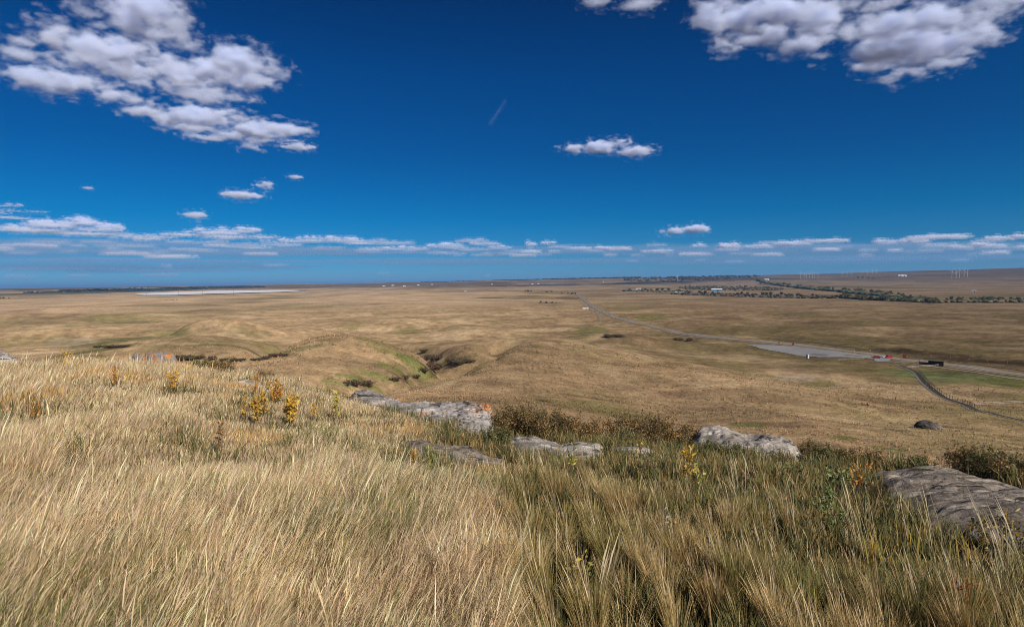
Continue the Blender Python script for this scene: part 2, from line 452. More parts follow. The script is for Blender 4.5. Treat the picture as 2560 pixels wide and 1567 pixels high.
m_land, nt, b = mat_new("prairie")
vc = nnode(nt, "ShaderNodeVertexColor", layer_name="Col")
geo = nnode(nt, "ShaderNodeNewGeometry")
nz1 = nnode(nt, "ShaderNodeTexNoise"); nz1.inputs["Scale"].default_value = 0.9; nz1.inputs["Detail"].default_value = 8; nz1.inputs["Roughness"].default_value = 0.7
nz2 = nnode(nt, "ShaderNodeTexNoise"); nz2.inputs["Scale"].default_value = 0.12; nz2.inputs["Detail"].default_value = 6; nz2.inputs["Roughness"].default_value = 0.65
ad = nnode(nt, "ShaderNodeMath", operation='ADD')
mr = nnode(nt, "ShaderNodeMapRange"); mr.inputs[1].default_value = 0.7; mr.inputs[2].default_value = 1.3; mr.inputs[3].default_value = 0.55; mr.inputs[4].default_value = 1.4
vm = nnode(nt, "ShaderNodeVectorMath", operation='SCALE')
for nz in (nz1, nz2): nt.links.new(geo.outputs["Position"], nz.inputs["Vector"])
nt.links.new(nz1.outputs["Fac"], ad.inputs[0]); nt.links.new(nz2.outputs["Fac"], ad.inputs[1])
nt.links.new(ad.outputs[0], mr.inputs[0]); nt.links.new(vc.outputs["Color"], vm.inputs[0]); nt.links.new(mr.outputs[0], vm.inputs["Scale"])
nt.links.new(vm.outputs[0], b.inputs["Base Color"])
bp = nnode(nt, "ShaderNodeBump"); bp.inputs["Strength"].default_value = 0.9; bp.inputs["Distance"].default_value = 0.9
nt.links.new(nz1.outputs["Fac"], bp.inputs["Height"]); nt.links.new(bp.outputs[0], b.inputs["Normal"])
b.inputs["Roughness"].default_value = 1.0; b.inputs["Specular IOR Level"].default_value = 0.0

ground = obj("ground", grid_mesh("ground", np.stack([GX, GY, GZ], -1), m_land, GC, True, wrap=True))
tag(ground, "dry rolling prairie running from the grassy ledge down to the flat horizon", "prairie", kind="structure")
# ------------------------------------------------------------------ clouds: lumpy closed volumes at their height above the plain
CLOUD_ALT = 1400.0
def fog_nodes(voxel, band, mat):
    """geometry nodes: fill the closed puffs with a fog grid that thins out towards their skin"""
    g = bpy.data.node_groups.new("cloud_fog", 'GeometryNodeTree')
    g.interface.new_socket("Geometry", in_out='INPUT', socket_type='NodeSocketGeometry')
    g.interface.new_socket("Geometry", in_out='OUTPUT', socket_type='NodeSocketGeometry')
    i = g.nodes.new('NodeGroupInput'); o = g.nodes.new('NodeGroupOutput')
    v = g.nodes.new('GeometryNodeMeshToVolume'); v.resolution_mode = 'VOXEL_SIZE'
    v.inputs["Density"].default_value = 1.0; v.inputs["Voxel Size"].default_value = voxel; v.inputs["Interior Band Width"].default_value = band
    m = g.nodes.new('GeometryNodeSetMaterial'); m.inputs["Material"].default_value = mat
    g.links.new(i.outputs[0], v.inputs[0]); g.links.new(v.outputs[0], m.inputs[0]); g.links.new(m.outputs[0], o.inputs[0])
    return g

def vapour(u, soft, thin, size, cut, grain, col):
    m = bpy.data.materials.new("cloud_vapour"); m.use_nodes = True
    nt = m.node_tree; nt.nodes.clear()
    o = nnode(nt, "ShaderNodeOutputMaterial"); p = nnode(nt, "ShaderNodeVolumePrincipled")
    p.inputs["Color"].default_value = (*col, 1)
    p.inputs["Density Attribute"].default_value = ""
    p.inputs["Anisotropy"].default_value = 0.0
    at = nnode(nt, "ShaderNodeAttribute", attribute_name="density")
    tc = nnode(nt, "ShaderNodeTexCoord")
    mp = nnode(nt, "ShaderNodeMapping"); mp.inputs["Scale"].default_value = (.8 / (size * u), 1 / (size * u), 1.5 / (size * u)); mp.inputs["Rotation"].default_value = (0, .35, .4)
    nz = nnode(nt, "ShaderNodeTexNoise"); nz.inputs["Scale"].default_value = 1.0; nz.inputs["Detail"].default_value = 3.2; nz.inputs["Roughness"].default_value = 0.55
    nt.links.new(tc.outputs["Object"], mp.inputs[0]); nt.links.new(mp.outputs[0], nz.inputs["Vector"])
    ml = nnode(nt, "ShaderNodeMath", operation='MULTIPLY_ADD'); ml.inputs[1].default_value = grain; ml.inputs[2].default_value = -0.5 * grain
    nt.links.new(nz.outputs["Fac"], ml.inputs[0])
    ad = nnode(nt, "ShaderNodeMath", operation='ADD'); nt.links.new(ml.outputs[0], ad.inputs[0]); nt.links.new(at.outputs["Fac"], ad.inputs[1])
    mr = nnode(nt, "ShaderNodeMapRange"); mr.interpolation_type = 'SMOOTHSTEP'
    mr.inputs[1].default_value = cut; mr.inputs[2].default_value = cut + 1.15; mr.inputs[3].default_value = 0.0; mr.inputs[4].default_value = thin / (soft * u)
    nt.links.new(ad.outputs[0], mr.inputs[0])
    nt.links.new(mr.outputs[0], p.inputs["Density"]); nt.links.new(p.outputs[0], o.inputs["Volume"])
    return m
CLOUD_COL = (0.82, 0.87, 0.985)

def ico(sub):
    bm = bmesh.new(); bmesh.ops.create_icosphere(bm, subdivisions=sub, radius=1.0)
    v = np.array([p.co[:] for p in bm.verts]); f = np.array([[q.index for q in p.verts] for p in bm.faces]); bm.free()
    return v, f
ICO2 = ico(2)

def cloud(label, blobs, base=None, soft=7.0, group=None, vox=2.2, lump=0.5, name="cloud", thin=1.0, alt=CLOUD_ALT, cut=0.06, grain=1.75, col=None, grow=1.0):
    """blobs: photo-sized puffs (px, py, half width, half height); base: photo row of the flat base, else every puff lies at the cloud height"""
    V, F, n = [], [], 0
    cs = []
    for (px, py, rx, ry) in blobs:
        d = ray(px, base if base else py + 0.6 * ry)
        h = math.hypot(d[0], d[1])
        D = alt / (d[2] / h)
        d2 = ray(px, py); h2 = math.hypot(d2[0], d2[1])
        c = np.array([d2[0] / h2 * D, d2[1] / h2 * D, H_CAM + d2[2] / h2 * D])
        cs.append((c, D / math.cos(math.atan2(d2[0], d2[1])) * math.cos(math.atan2(d2[0], d2[1])), rx, ry, math.atan2(d2[0], d2[1])))
    cen = np.mean([c for c, *_ in cs], axis=0)
    Dm = np.mean([D for _, D, *_ in cs])
    u = Dm / F_PX                               # metres in one photo pixel
    for c, D, rx, ry, a in cs:
        k = D / F_PX * math.cos(a) ** 0.5
        v = ICO2[0].copy()
        v = v * (1 + 0.25 * noise2(v[:, 0] * 2.1 + c[0], v[:, 1] * 2.1 + v[:, 2] * 3.3, 7))[:, None]
        X = v[:, 0] * rx * k * 1.25 * grow; Y = v[:, 1] * max(rx, ry) * k * 0.75; Z = v[:, 2] * ry * k * 1.35 * grow
        Z = np.where(Z < 0, Z * 0.8, Z)
        wx = X * math.cos(a) + Y * math.sin(a); wy = -X * math.sin(a) + Y * math.cos(a)
        V.append(np.stack([wx, wy, Z], -1) + (c - cen) + np.array([math.sin(a), math.cos(a), 0]) * RNG.uniform(-.25, .25) * rx * k)
        F.append(ICO2[1] + n); n += len(v)
    V = np.concatenate(V); F = np.concatenate(F)
    mry = float(np.mean([q[3] for q in blobs]))
    me = np_mesh(name, V, F.ravel(), np.arange(len(F)) * 3, None)
    m = vapour(u, soft, thin, max(4.0, 1.35 * mry), cut, grain, col or CLOUD_COL)
    me.materials.append(m)
    ob = obj(name, me); ob.location = cen
    gm = ob.modifiers.new("fog", 'NODES')
    gm.node_group = fog_nodes(u * min(vox, max(0.6, 0.12 * mry)), 1.1 * mry * u, m)
    tag(ob, label, "cloud", group, "stuff")
    return ob

def heads(blobs, n=3, seed=0):
    """break flat puffs into uneven little heads over a ragged base"""
    rng = np.random.default_rng(500 + seed + int(blobs[0][0])); out = []
    for (px, py, rx, ry) in blobs:
        m = max(2, int(rx / max(3.0, ry * .95)))
        for i in range(m):
            t = (i + rng.uniform(.1, .9)) / m * 2 - 1
            k = rng.uniform(.35, 1.0) * (1 - .45 * t * t)
            w = max(rx / m * rng.uniform(.9, 1.7), ry * .5)
            out.append((px + t * rx, py + ry * (.45 - .55 * k) + ry * rng.normal(0, .12), w, ry * (.25 + .55 * k)))
        out.append((px + rng.uniform(-.2, .2) * rx, py + .4 * ry, rx * rng.uniform(.5, .8), ry * .35))
    return out

cloud("long broken grey and white cloud sweeping down the upper left of the sky", [
    (330,45,50,45),(390,25,60,40),(440,45,35,30),(430,75,40,25),(470,110,25,20),(400,85,50,18),(220,30,28,22),(245,60,30,11),
    (60,100,30,14),(115,60,18,18),(150,85,35,20),(200,110,70,26),(280,125,80,30),(340,125,40,24),(250,160,60,22),(320,175,60,20),(160,150,40,16),
    (60,190,45,20),(130,200,70,25),(200,210,60,22),(250,215,35,18),(30,135,40,14),(285,225,30,14),(310,245,40,16),(345,255,30,13),
    (410,160,50,22),(450,190,60,23),(520,175,60,26),(590,150,55,33),(640,170,45,30),(690,185,35,18),(600,200,60,22),(380,215,45,12),(470,215,60,18),(520,240,70,15),(590,250,45,9),
    (370,280,45,12),(440,300,50,17),(490,290,60,22),(560,295,50,16),(610,300,30,10),(470,320,50,10),
    (520,345,40,8),(580,340,40,12),(650,325,50,20),(710,325,50,15),(760,328,22,8),(620,370,22,8),(650,352,30,9)], soft=7, grow=1.04, cut=.05)
cloud("small flat white cloud just below the tip of the long left cloud", [(745,366,38,9),(735,358,25,8)], base=376, soft=6, group=None)
cloud("large grey white cloud at the top edge, cut by the frame, left of its twin", [
    (1790,40,50,40),(1840,60,60,40),(1900,50,80,40),(1960,30,70,36),(2030,50,60,36),(2100,18,40,16),(1850,110,50,20),(1920,95,60,23),(2000,120,45,23),(2040,75,40,32),(2050,140,22,12),(1810,125,12,14)], soft=8, grow=1.05, cut=.05)
cloud("large pale cloud reaching to the upper right corner of the sky", [
    (2090,88,45,16),(2150,65,50,20),(2200,75,70,32),(2280,70,90,36),(2350,55,70,32),(2420,40,70,28),(2480,20,60,20),(2550,22,30,14),(2250,120,80,36),(2330,130,80,30),(2400,110,60,30),(2200,165,50,18),(2260,185,40,15),(2360,160,45,15),(2440,80,40,22),(2230,200,25,9)], soft=8, grow=1.05, cut=.05)
for i, (lab, bl) in enumerate([
    ("thin wisp of cloud at the top edge between the two large right clouds", [(2210,15,45,12)]),
    ("faint bluish cloud at the top edge, left one of a pair", [(1490,8,35,13)]),
    ("faint bluish cloud at the top edge, right one of a pair", [(1600,8,45,14)])]):
    cloud(lab, bl, soft=9, thin=0.55)
cloud("lone white cloud in the open blue right of centre", [(1400,367,14,6),(1440,373,30,11),(1500,370,40,16),(1555,362,25,13),(1590,378,45,12),(1625,378,18,6),(1540,355,25,9)], base=392, soft=6)
cloud("tiny grey puff alone on the left above the cloud bank", [(220,471,12,4)], base=476, soft=4, thin=.7)
cloud("flat grey cloud in the middle of the short chain of three", [(605,490,44,9),(585,488,25,8)], base=500, soft=5, thin=.9)
cloud("small white puff, second of the short chain of three", [(662,463,20,10),(650,465,16,6),(672,468,12,6)], base=473, soft=5)
cloud("smallest and highest cloud of the short chain of three", [(737,443,18,5),(728,442,8,4)], base=448, soft=4, thin=.8)
cloud("grey oval cloud low over the left end of the cloud bank", [(489,538,26,9)], base=546, soft=5)
cloud("bright two humped cloud floating above the right part of the horizon", [(1656,581,11,6),(1690,578,22,10),(1740,574,30,11),(1762,573,10,7)], base=588, soft=4)
cloud("stack of thin grey clouds at the left edge above the white bank", heads([(30,513,28,6),(10,532,15,6),(85,528,34,4),(30,543,50,6),(20,525,30,5)]), base=549, soft=5)
cloud("broad white topped cloud bank at the left edge over the plain", heads([(60,567,60,11),(20,570,40,10),(140,560,60,15),(200,555,50,14),(260,570,50,13),(320,588,40,9),(195,546,25,6),(350,594,30,6),(120,575,90,8),(240,583,80,7)]), base=592, soft=5, cut=-.06, grain=1.7)
cloud("second white topped bank, right of the broad one on the left", heads([(400,590,50,8),(470,584,60,10),(540,577,60,12),(600,575,45,10),(660,590,40,8),(380,596,40,6),(560,590,70,7)]), base=600, soft=5, cut=-.06, grain=1.7)
cloud("third bank with several small bright heads left of centre", heads([(690,610,35,6),(640,617,40,5),(735,600,35,9),(770,598,35,9),(840,597,50,9),(900,606,40,7),(560,612,30,5),(880,600,40,6)]), base=622, soft=4, cut=-.06, grain=1.7)
cloud("fourth cluster of low bright cloud heads under the contrail", heads([(990,620,28,9),(1030,620,36,7),(1130,610,30,11),(1100,614,25,8),(1160,622,30,7),(1210,607,28,8),(1250,618,30,7),(1140,634,30,4),(930,622,30,6),(1200,622,30,5)]), base=637, soft=4, cut=-.06, grain=1.7)
ROW = [(1325,610,12,8),(1370,606,15,5),(1325,628,22,4),(1310,637,30,3.5),(1387,627,14,4),(1450,620,26,4),(1508,618,14,5),(1550,620,28,5),(1525,637,12,2.5),(1608,627,6,4),
       (1652,627,25,7),(1750,613,15,5),(1825,614,26,9),(1740,634,40,3.5),(1900,615,30,6),(1955,607,18,7),(1992,607,28,6.5),(2050,602,30,4),(2095,600,22,5),(2062,622,26,5.5),
       (2210,605,22,6),(2260,604,12,6),(2297,602,20,7),(2335,612,22,5),(2390,615,16,5),(2442,611,16,7),(2420,618,10,4),(2485,614,25,5),(2165,637,12,4),(2235,625,15,3),
       (1838,652,18,5.5),(1920,635,36,3.5),(2400,650,20,3),(2490,630,28,4),(2553,618,10,5),(1580,652,15,2),(960,682,12,3),(1220,689,8,4),(415,665,12,7),(690,662,30,3),
       (200,688,26,4.5),(400,686,50,4),(55,690,40,6),(105,613,34,4.5),(8,622,14,6),(540,612,26,4),(650,633,40,3),(2350,592,60,5),(2500,594,30,5),(2550,590,20,6),(1750,650,14,2.5),(430,640,60,3),(320,632,50,3)]
_rb = np.random.default_rng(77)
BANK = [(x + _rb.uniform(-14, 14), 600 + 42 * _rb.uniform(0, 1) ** 1.3 - .008 * x * (x < 700), _rb.uniform(14, 42), _rb.uniform(3.2, 6.0)) for x in np.linspace(5, 1255, 44)]
BANK += [(x + _rb.uniform(-20, 20), 606 + 36 * _rb.uniform(0, 1) - .006 * (x - 1280), _rb.uniform(10, 32), _rb.uniform(2.6, 4.6)) for x in np.linspace(1300, 2545, 30)]
for px, py, rx, ry in BANK:
    cloud("little white cloud in the row of low clouds along the horizon", heads([(px, py, rx, ry)], seed=int(py)), base=py + ry, soft=4.5, thin=1.0,
          group="little clouds along the horizon", cut=-.1, grain=1.6, grow=1.1, col=(.62, .74, .93))
for px, py, rx, ry in ROW:
    cloud("little white cloud in the row of low clouds along the horizon", heads([(px, py, rx, ry)], seed=int(py)),
          base=py + ry, soft=2.2 if py < 641 else 7, thin=1.0, group="little clouds along the horizon", cut=-0.1, grain=1.6, grow=1.1, col=CLOUD_COL if py < 641 else (.55, .70, .92))
for px, py, rx, ry in [(200,603,210,4.5),(420,611,240,4),(150,627,210,5),(520,630,260,5),(780,626,200,4),(260,650,250,6),(560,652,220,4),(880,634,160,4),(120,672,180,5),(480,676,200,4),(1040,632,130,3),(60,640,120,5),
                       (1300,618,90,2.5),(1460,628,110,2.5),(1800,626,160,3),(2000,616,150,3),(2200,614,170,3),(2440,622,130,3),(1700,640,120,2),(2300,635,160,2.5),(1150,612,90,3),(1420,612,90,2),(2150,648,140,2)]:
    cloud("long flat grey blue layer of cloud low over the horizon", [(px - rx * .5, py + 1, rx * .5, ry * .8), (px, py, rx * .55, ry), (px + rx * .5, py + .5, rx * .5, ry * .75), (px + rx * .2, py - ry * .5, rx * .3, ry * .6)], base=py + ry, soft=16, thin=0.8, group="flat cloud layers along the horizon", cut=.25, grain=2.2, col=(.30,.50,.78))  # airlight of the distance painted in as a bluer layer colour

cloud("faint short contrail high in the empty blue of the middle", [(1226 + 38 * t, 309 - 56 * t, 3.2 - 1.2 * abs(t - .35), 4.5) for t in np.linspace(0, 1, 12)], soft=45, thin=.5, cut=-.2, grain=.9)
# grey blue rain haze under the white banks
for px, py, rx, ry in [(160, 625, 330, 22), (560, 632, 330, 16), (900, 628, 260, 12), (300, 668, 420, 16), (1800, 628, 460, 12), (2330, 622, 380, 14), (1350, 630, 300, 10), (2000, 650, 520, 10), (1200, 655, 420, 9)]:
    cloud("long flat grey blue layer of cloud low over the horizon", [(px - rx * .5, py, rx * .55, ry * .8), (px, py, rx * .6, ry), (px + rx * .5, py, rx * .55, ry * .8)], base=py + ry, soft=75, thin=1.0, group="flat cloud layers along the horizon", cut=.0, grain=1.3, col=(.24, .48, .74))
# ------------------------------------------------------------------ grass of the ledge
ROCK_POLYS = []     # world outlines kept free of grass: (poly (n,2), margin)

def in_poly(x, y, poly):
    ins = np.zeros(np.shape(x), bool)
    n = len(poly)
    for i in range(n):
        x1, y1 = poly[i]; x2, y2 = poly[(i + 1) % n]
        c = ((y1 > y) != (y2 > y))
        ins ^= c & (x < (x2 - x1) * (y - y1) / (y2 - y1 + 1e-12) + x1)
    return ins

def grass_mat(name, trans=0.35):
    m, nt, b = mat_new(name)
    vc = nnode(nt, "ShaderNodeVertexColor", layer_name="Col")
    nt.links.new(vc.outputs["Color"], b.inputs["Base Color"])
    b.inputs["Roughness"].default_value = 0.55
    b.inputs["Specular IOR Level"].default_value = 0.25
    tr = nnode(nt, "ShaderNodeBsdfTranslucent"); mx = nnode(nt, "ShaderNodeMixShader"); mx.inputs[0].default_value = trans
    nt.links.new(vc.outputs["Color"], tr.inputs["Color"])
    o = nt.nodes["Material Output"]
    nt.links.new(b.outputs[0], mx.inputs[1]); nt.links.new(tr.outputs[0], mx.inputs[2]); nt.links.new(mx.outputs[0], o.inputs["Surface"])
    return m
m_grass = grass_mat("grass_blades", .48)

def blades(name, x, y, z, hgt, wid, lean_dir, lean, curl, col, seed_head=None, twist=None):
    """ribbons of 5 levels; lean = total bend angle, curl = how much of the bend sits in the tip; returns mesh"""
    n = len(x); L = 5
    t = np.linspace(0, 1, L)
    P = np.zeros((n, L, 3)); P[:, 0] = np.stack([x, y, z], -1)
    ang = lean[:, None] * (0.35 + 0.65 * t[None, :] ** (1 + curl[:, None]))
    ang = np.clip(ang, 0, 2.3)
    dx = np.cos(lean_dir); dy = np.sin(lean_dir)
    for k in range(1, L):
        a = 0.5 * (ang[:, k] + ang[:, k - 1]); s = hgt / (L - 1)
        P[:, k, 0] = P[:, k - 1, 0] + np.sin(a) * dx * s
        P[:, k, 1] = P[:, k - 1, 1] + np.sin(a) * dy * s
        P[:, k, 2] = P[:, k - 1, 2] + np.cos(a) * s
    prof = np.tile(np.array([0.8, 1.0, 0.85, 0.6, 0.0]), (n, 1))
    if seed_head is not None:
        prof[seed_head] = np.array([0.45, 0.42, 0.40, 1.9, 0.0])
    if twist is None:
        twist = -SUN_AZ + RNG.normal(0, .8, n)
    sx = np.cos(twist); sy = np.sin(twist)
    W = 0.5 * wid[:, None] * prof
    off = np.stack([sx[:, None] * W, sy[:, None] * W, np.zeros((n, L))], -1)
    V = np.concatenate([(P - off)[:, :4], (P + off)[:, :4], P[:, 4:5]], axis=1)     # 9 verts per blade
    b0 = (np.arange(n) * 9)[:, None]
    q = np.array([[0, 4, 5, 1], [1, 5, 6, 2], [2, 6, 7, 3]])
    quads = (b0[:, :, None] + q[None]).reshape(n, 12)
    tri = b0 + np.array([[3, 7, 8]])
    loops = np.concatenate([quads, tri], axis=1).ravel()
    st = (np.arange(n) * 15)[:, None] + np.array([[0, 4, 8, 12]])
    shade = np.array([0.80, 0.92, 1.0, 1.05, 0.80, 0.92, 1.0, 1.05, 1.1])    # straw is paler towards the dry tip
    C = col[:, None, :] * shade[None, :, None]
    if seed_head is not None:
        C[seed_head, 3] *= 1.12; C[seed_head, 7] *= 1.12; C[seed_head, 8] *= 1.12
    return np_mesh(name, V.reshape(-1, 3), loops, st.ravel(), None, m_grass, np.clip(C, 0, .9).reshape(-1, 3), True)

def ledge_points(n, rmin, pw, rng, margin=0.3, azlim=61, extra=1.3):
    a = np.radians(rng.uniform(-azlim, azlim, n))
    u = rng.uniform(0, 1, n)
    rmax = 27.0
    e = 1 - pw
    r = (rmin ** e + u * (rmax ** e - rmin ** e)) ** (1 / e)
    x = r * np.sin(a); y = r * np.cos(a)
    rc = np.interp(px_of(x, y), CREST_PX, CREST_R)
    ok = r < rc + extra
    return x[ok], y[ok], r[ok]

def rock_keep(x, y, rng, m=0.0):
    k = np.ones(len(x), bool)
    for poly, keep in ROCK_POLYS:
        k &= ~(in_poly(x, y, poly) & (rng.uniform(0, 1, len(x)) > keep))
    return k

def near_rock(x, y, a, b):
    """0 beside a rock, 1 away from it: grass stays short on the thin soil round the stones"""
    d = np.full(len(x), 1e9)
    for poly, keep in ROCK_POLYS:
        c = poly.mean(0); R = np.hypot(*(poly - c).T).max() + b
        m = np.hypot(x - c[0], y - c[1]) < R
        if m.any():
            d[m] = np.minimum(d[m], seg_dist(x[m], y[m], [tuple(q) for q in poly] + [tuple(poly[0])]))
            ins = m.copy(); ins[m] = in_poly(x[m], y[m], poly); d[ins] = 0
    return smooth(a, b, d)

def left_w(x, y):
    """1 in the tall straw on the left, 0 in the shorter mixed herbs on the right"""
    r = np.hypot(x, y); p = px_of(x, y)
    edge = 1290 - 22 * (r - 3) + 60 * noise2(x / 1.3, y / 1.3, 201)
    return 1 - smooth(edge - 190, edge + 150, p)

def hollow(x, y, lw):
    """bare pockets between the tussocks"""
    return smooth(.20, .36, fbm(x / .55, y / .55, 2, 271)) * (1 - .75 * lw)

def herb_band(x, y, r):
    p = px_of(x, y)
    return smooth(1360, 1480, p) * smooth(2230, 2120, p) * smooth(8.4, 9.6, r + .6 * noise2(x / .8, y / .8, 261))

def pick(cols, rng, n):
    cols = np.array(cols); return cols[rng.integers(0, len(cols), n)]

STRAW = [(0.804, 0.614, 0.344), (0.732, 0.548, 0.312), (0.660, 0.488, 0.268), (0.840, 0.662, 0.402), (0.588, 0.421, 0.223), (0.756, 0.583, 0.319), (0.516, 0.397, 0.192), (0.816, 0.626, 0.370), (0.684, 0.481, 0.319), (0.600, 0.452, 0.319), (0.540, 0.373, 0.255)]
GREENS = [(.22, .225, .07), (.27, .26, .09), (.18, .20, .06), (.32, .29, .11)]
MIXED = [(0.483, 0.338, 0.140), (0.318, 0.248, 0.082), (0.565, 0.407, 0.181), (0.247, 0.219, 0.058), (0.390, 0.244, 0.095), (0.638, 0.477, 0.235), (0.195, 0.184, 0.050), (0.309, 0.184, 0.072)]
DARKG = [(.085, .105, .035), (.115, .125, .045), (.07, .085, .03), (.14, .14, .055)]

def make_grass(seed):
    rng = np.random.default_rng(seed)
    # ---- tall dry grass
    n = 1400000
    x, y, r = ledge_points(n, 1.4, 0.45, rng)
    lw = left_w(x, y)
    # tussocks: blades gather round jittered centres and splay outwards
    cell = 0.24
    gx = np.floor(x / cell); gy = np.floor(y / cell)
    h1 = (_hash(gx, gy, 5) % 4096) / 4096.0; h2 = (_hash(gx, gy, 6) % 4096) / 4096.0; h3 = (_hash(gx, gy, 8) % 4096) / 4096.0; h4 = (_hash(gx, gy, 9) % 4096) / 4096.0
    vx = x - (gx + .2 + .6 * h1) * cell; vy = y - (gy + .2 + .6 * h2) * cell
    pull = 0.55 * (1 - lw)
    x = x - vx * pull; y = y - vy * pull; r = np.hypot(x, y)
    clump = fbm(x / 0.33, y / 0.33, 3, 211); big = fbm(x / 1.6, y / 1.6, 3, 217)
    dens = np.where(lw > .5, np.maximum(0.80 + 0.8 * clump + .3 * big, .22), 0.30 + 0.75 * (h3 - .25) + 0.5 * clump + 0.35 * big)
    dens = dens * (1 - .55 * herb_band(x, y, r)) * (1 - .92 * hollow(x, y, lw))
    k = (rng.uniform(0, 1, len(x)) < dens) & rock_keep(x, y, rng)
    x, y, r, lw, clump, big, vx, vy, h3, h4 = [q[k] for q in (x, y, r, lw, clump, big, vx, vy, h3, h4)]
    n = len(x)
    z = height(x, y) - 0.02
    hgt = (0.25 + 0.10 * lw) * (1 + 0.35 * big + 0.25 * clump + (1 - lw) * .5 * (h3 - .5)) * rng.uniform(0.6, 1.25, n)
    rc = np.interp(px_of(x, y), CREST_PX, CREST_R)
    p_ = px_of(x, y)
    hgt *= (1 - (0.30 - .12 * smooth(700, 300, p_)) * smooth(rc - 5, rc - 1, r)) * (0.28 + 0.72 * near_rock(x, y, .0, 1.9))
    hgt *= 1 - .35 * smooth(820, 1000, p_) * smooth(1700, 1250, p_) * smooth(8.0, 11.5, r)
    tall = rng.uniform(0, 1, n) < (0.022 - 0.01 * lw)
    hgt = np.where(tall, hgt * 1.5, hgt)
    wid = (0.0022 + 0.00034 * r) * rng.uniform(0.7, 1.3, n)
    wid = np.where(tall & (lw < .5), wid * .72, wid)
    wind = 0.35 * noise2(x / 1.1, y / 1.1, 223) + 0.5 * noise2(x / 4, y / 4, 229)
    near_l = lw * (1 - smooth(5, 13, r))
    lean_l = rng.normal(0.20, 0.24, n) + 0.27 + 0.26 * near_l + 0.45 * np.abs(big) + .5 * wind
    lean_r = np.abs(rng.normal(0.0, 0.16, n)) + 2.6 * np.hypot(vx, vy) + .10
    lean = np.clip(np.where(lw > .5, lean_l, lean_r), 0.02, 1.6)
    lean = np.where(tall, np.clip(lean * .8, .1, .7), lean)
    # the left field is combed away to the right by the wind, the right side leans a little to the left
    dir_l = 0.30 + 1.3 * wind + rng.normal(0, .75, n)
    dir_r = np.arctan2(vy + .02 * rng.normal(0, 1, n), vx - .035 + .02 * rng.normal(0, 1, n))
    ldir = np.where(lw > 0.5, dir_l, dir_r)
    ldir = np.where(tall & (lw < .5), math.pi - .2 + rng.normal(0, .5, n), ldir)
    curl = rng.uniform(0.2, 1.6, n) + .5 * lw
    c = pick(STRAW, rng, n) * lw[:, None] + pick(MIXED, rng, n) * (1 - lw)[:, None]
    tcol = np.array(MIXED)[(h4 * 7.99).astype(int)]
    c = np.where((lw < .5)[:, None], .45 * c + .55 * tcol, c)
    gsel = rng.uniform(0, 1, n) < (0.05 + .4 * lw * smooth(4.6, 3.0, r) * smooth(560, 200, px_of(x, y)) + 0.40 * smooth(0.05, 0.4, fbm(x / 2.3, y / 2.3, 3, 231)) * (1 - smooth(7, 14, r)))
    c[gsel] = pick(GREENS, rng, int(gsel.sum()))
    c[tall] = pick(STRAW, rng, int(tall.sum())) * np.where(lw[tall] > .5, 1, .8)[:, None]
    c = c * (1 + 0.25 * fbm(x / 1.1, y / 1.1, 2, 233))[:, None] * rng.uniform(0.55, 1.3, n)[:, None]
    gold = (rng.uniform(0, 1, n) < 0.5 * smooth(0.18, 0.42, fbm(x / 1.3, y / 1.3, 2, 237))) & (r > 8)
    c[gold] = c[gold] * np.array([1.1, .86, .52])
    head = (rng.uniform(0, 1, n) < (0.04 + 0.22 * lw)) | tall
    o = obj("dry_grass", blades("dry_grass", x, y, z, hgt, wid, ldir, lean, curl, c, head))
    tag(o, "tall straw coloured grass covering the whole ledge in the front", "grass", kind="stuff")
    # ---- low green and brown undergrowth
    n = 310000
    x, y, r = ledge_points(n, 1.4, 0.55, rng)
    lw = left_w(x, y)
    g = fbm(x / 0.7, y / 0.7, 3, 241)
    k = (rng.uniform(0, 1, len(x)) < 0.65 - 0.4 * lw + 0.8 * g + .6 * herb_band(x, y, r) - .5 * hollow(x, y, lw)) & rock_keep(x, y, rng)
    x, y, r, lw, g = [q[k] for q in (x, y, r, lw, g)]
    n = len(x); z = height(x, y) - 0.01
    hgt = rng.uniform(0.08, 0.26, n) * (1 + 0.6 * g)
    wid = (0.0048 + 0.0005 * r) * rng.uniform(0.7, 1.4, n)
    lean = np.clip(rng.normal(0.6, 0.35, n), 0.05, 1.6)
    c = pick(DARKG, rng, n); br = rng.uniform(0, 1, n) < 0.55
    c[br] = pick(MIXED, rng, int(br.sum())) * 0.8
    c *= rng.uniform(0.75, 1.3, n)[:, None]
    o = obj("undergrowth", blades("undergrowth", x, y, z, hgt, wid, rng.uniform(0, 2 * math.pi, n), lean, rng.uniform(0, 1, n), c))
    tag(o, "low dark green and brown herbs between the dry grass", "undergrowth", kind="stuff")

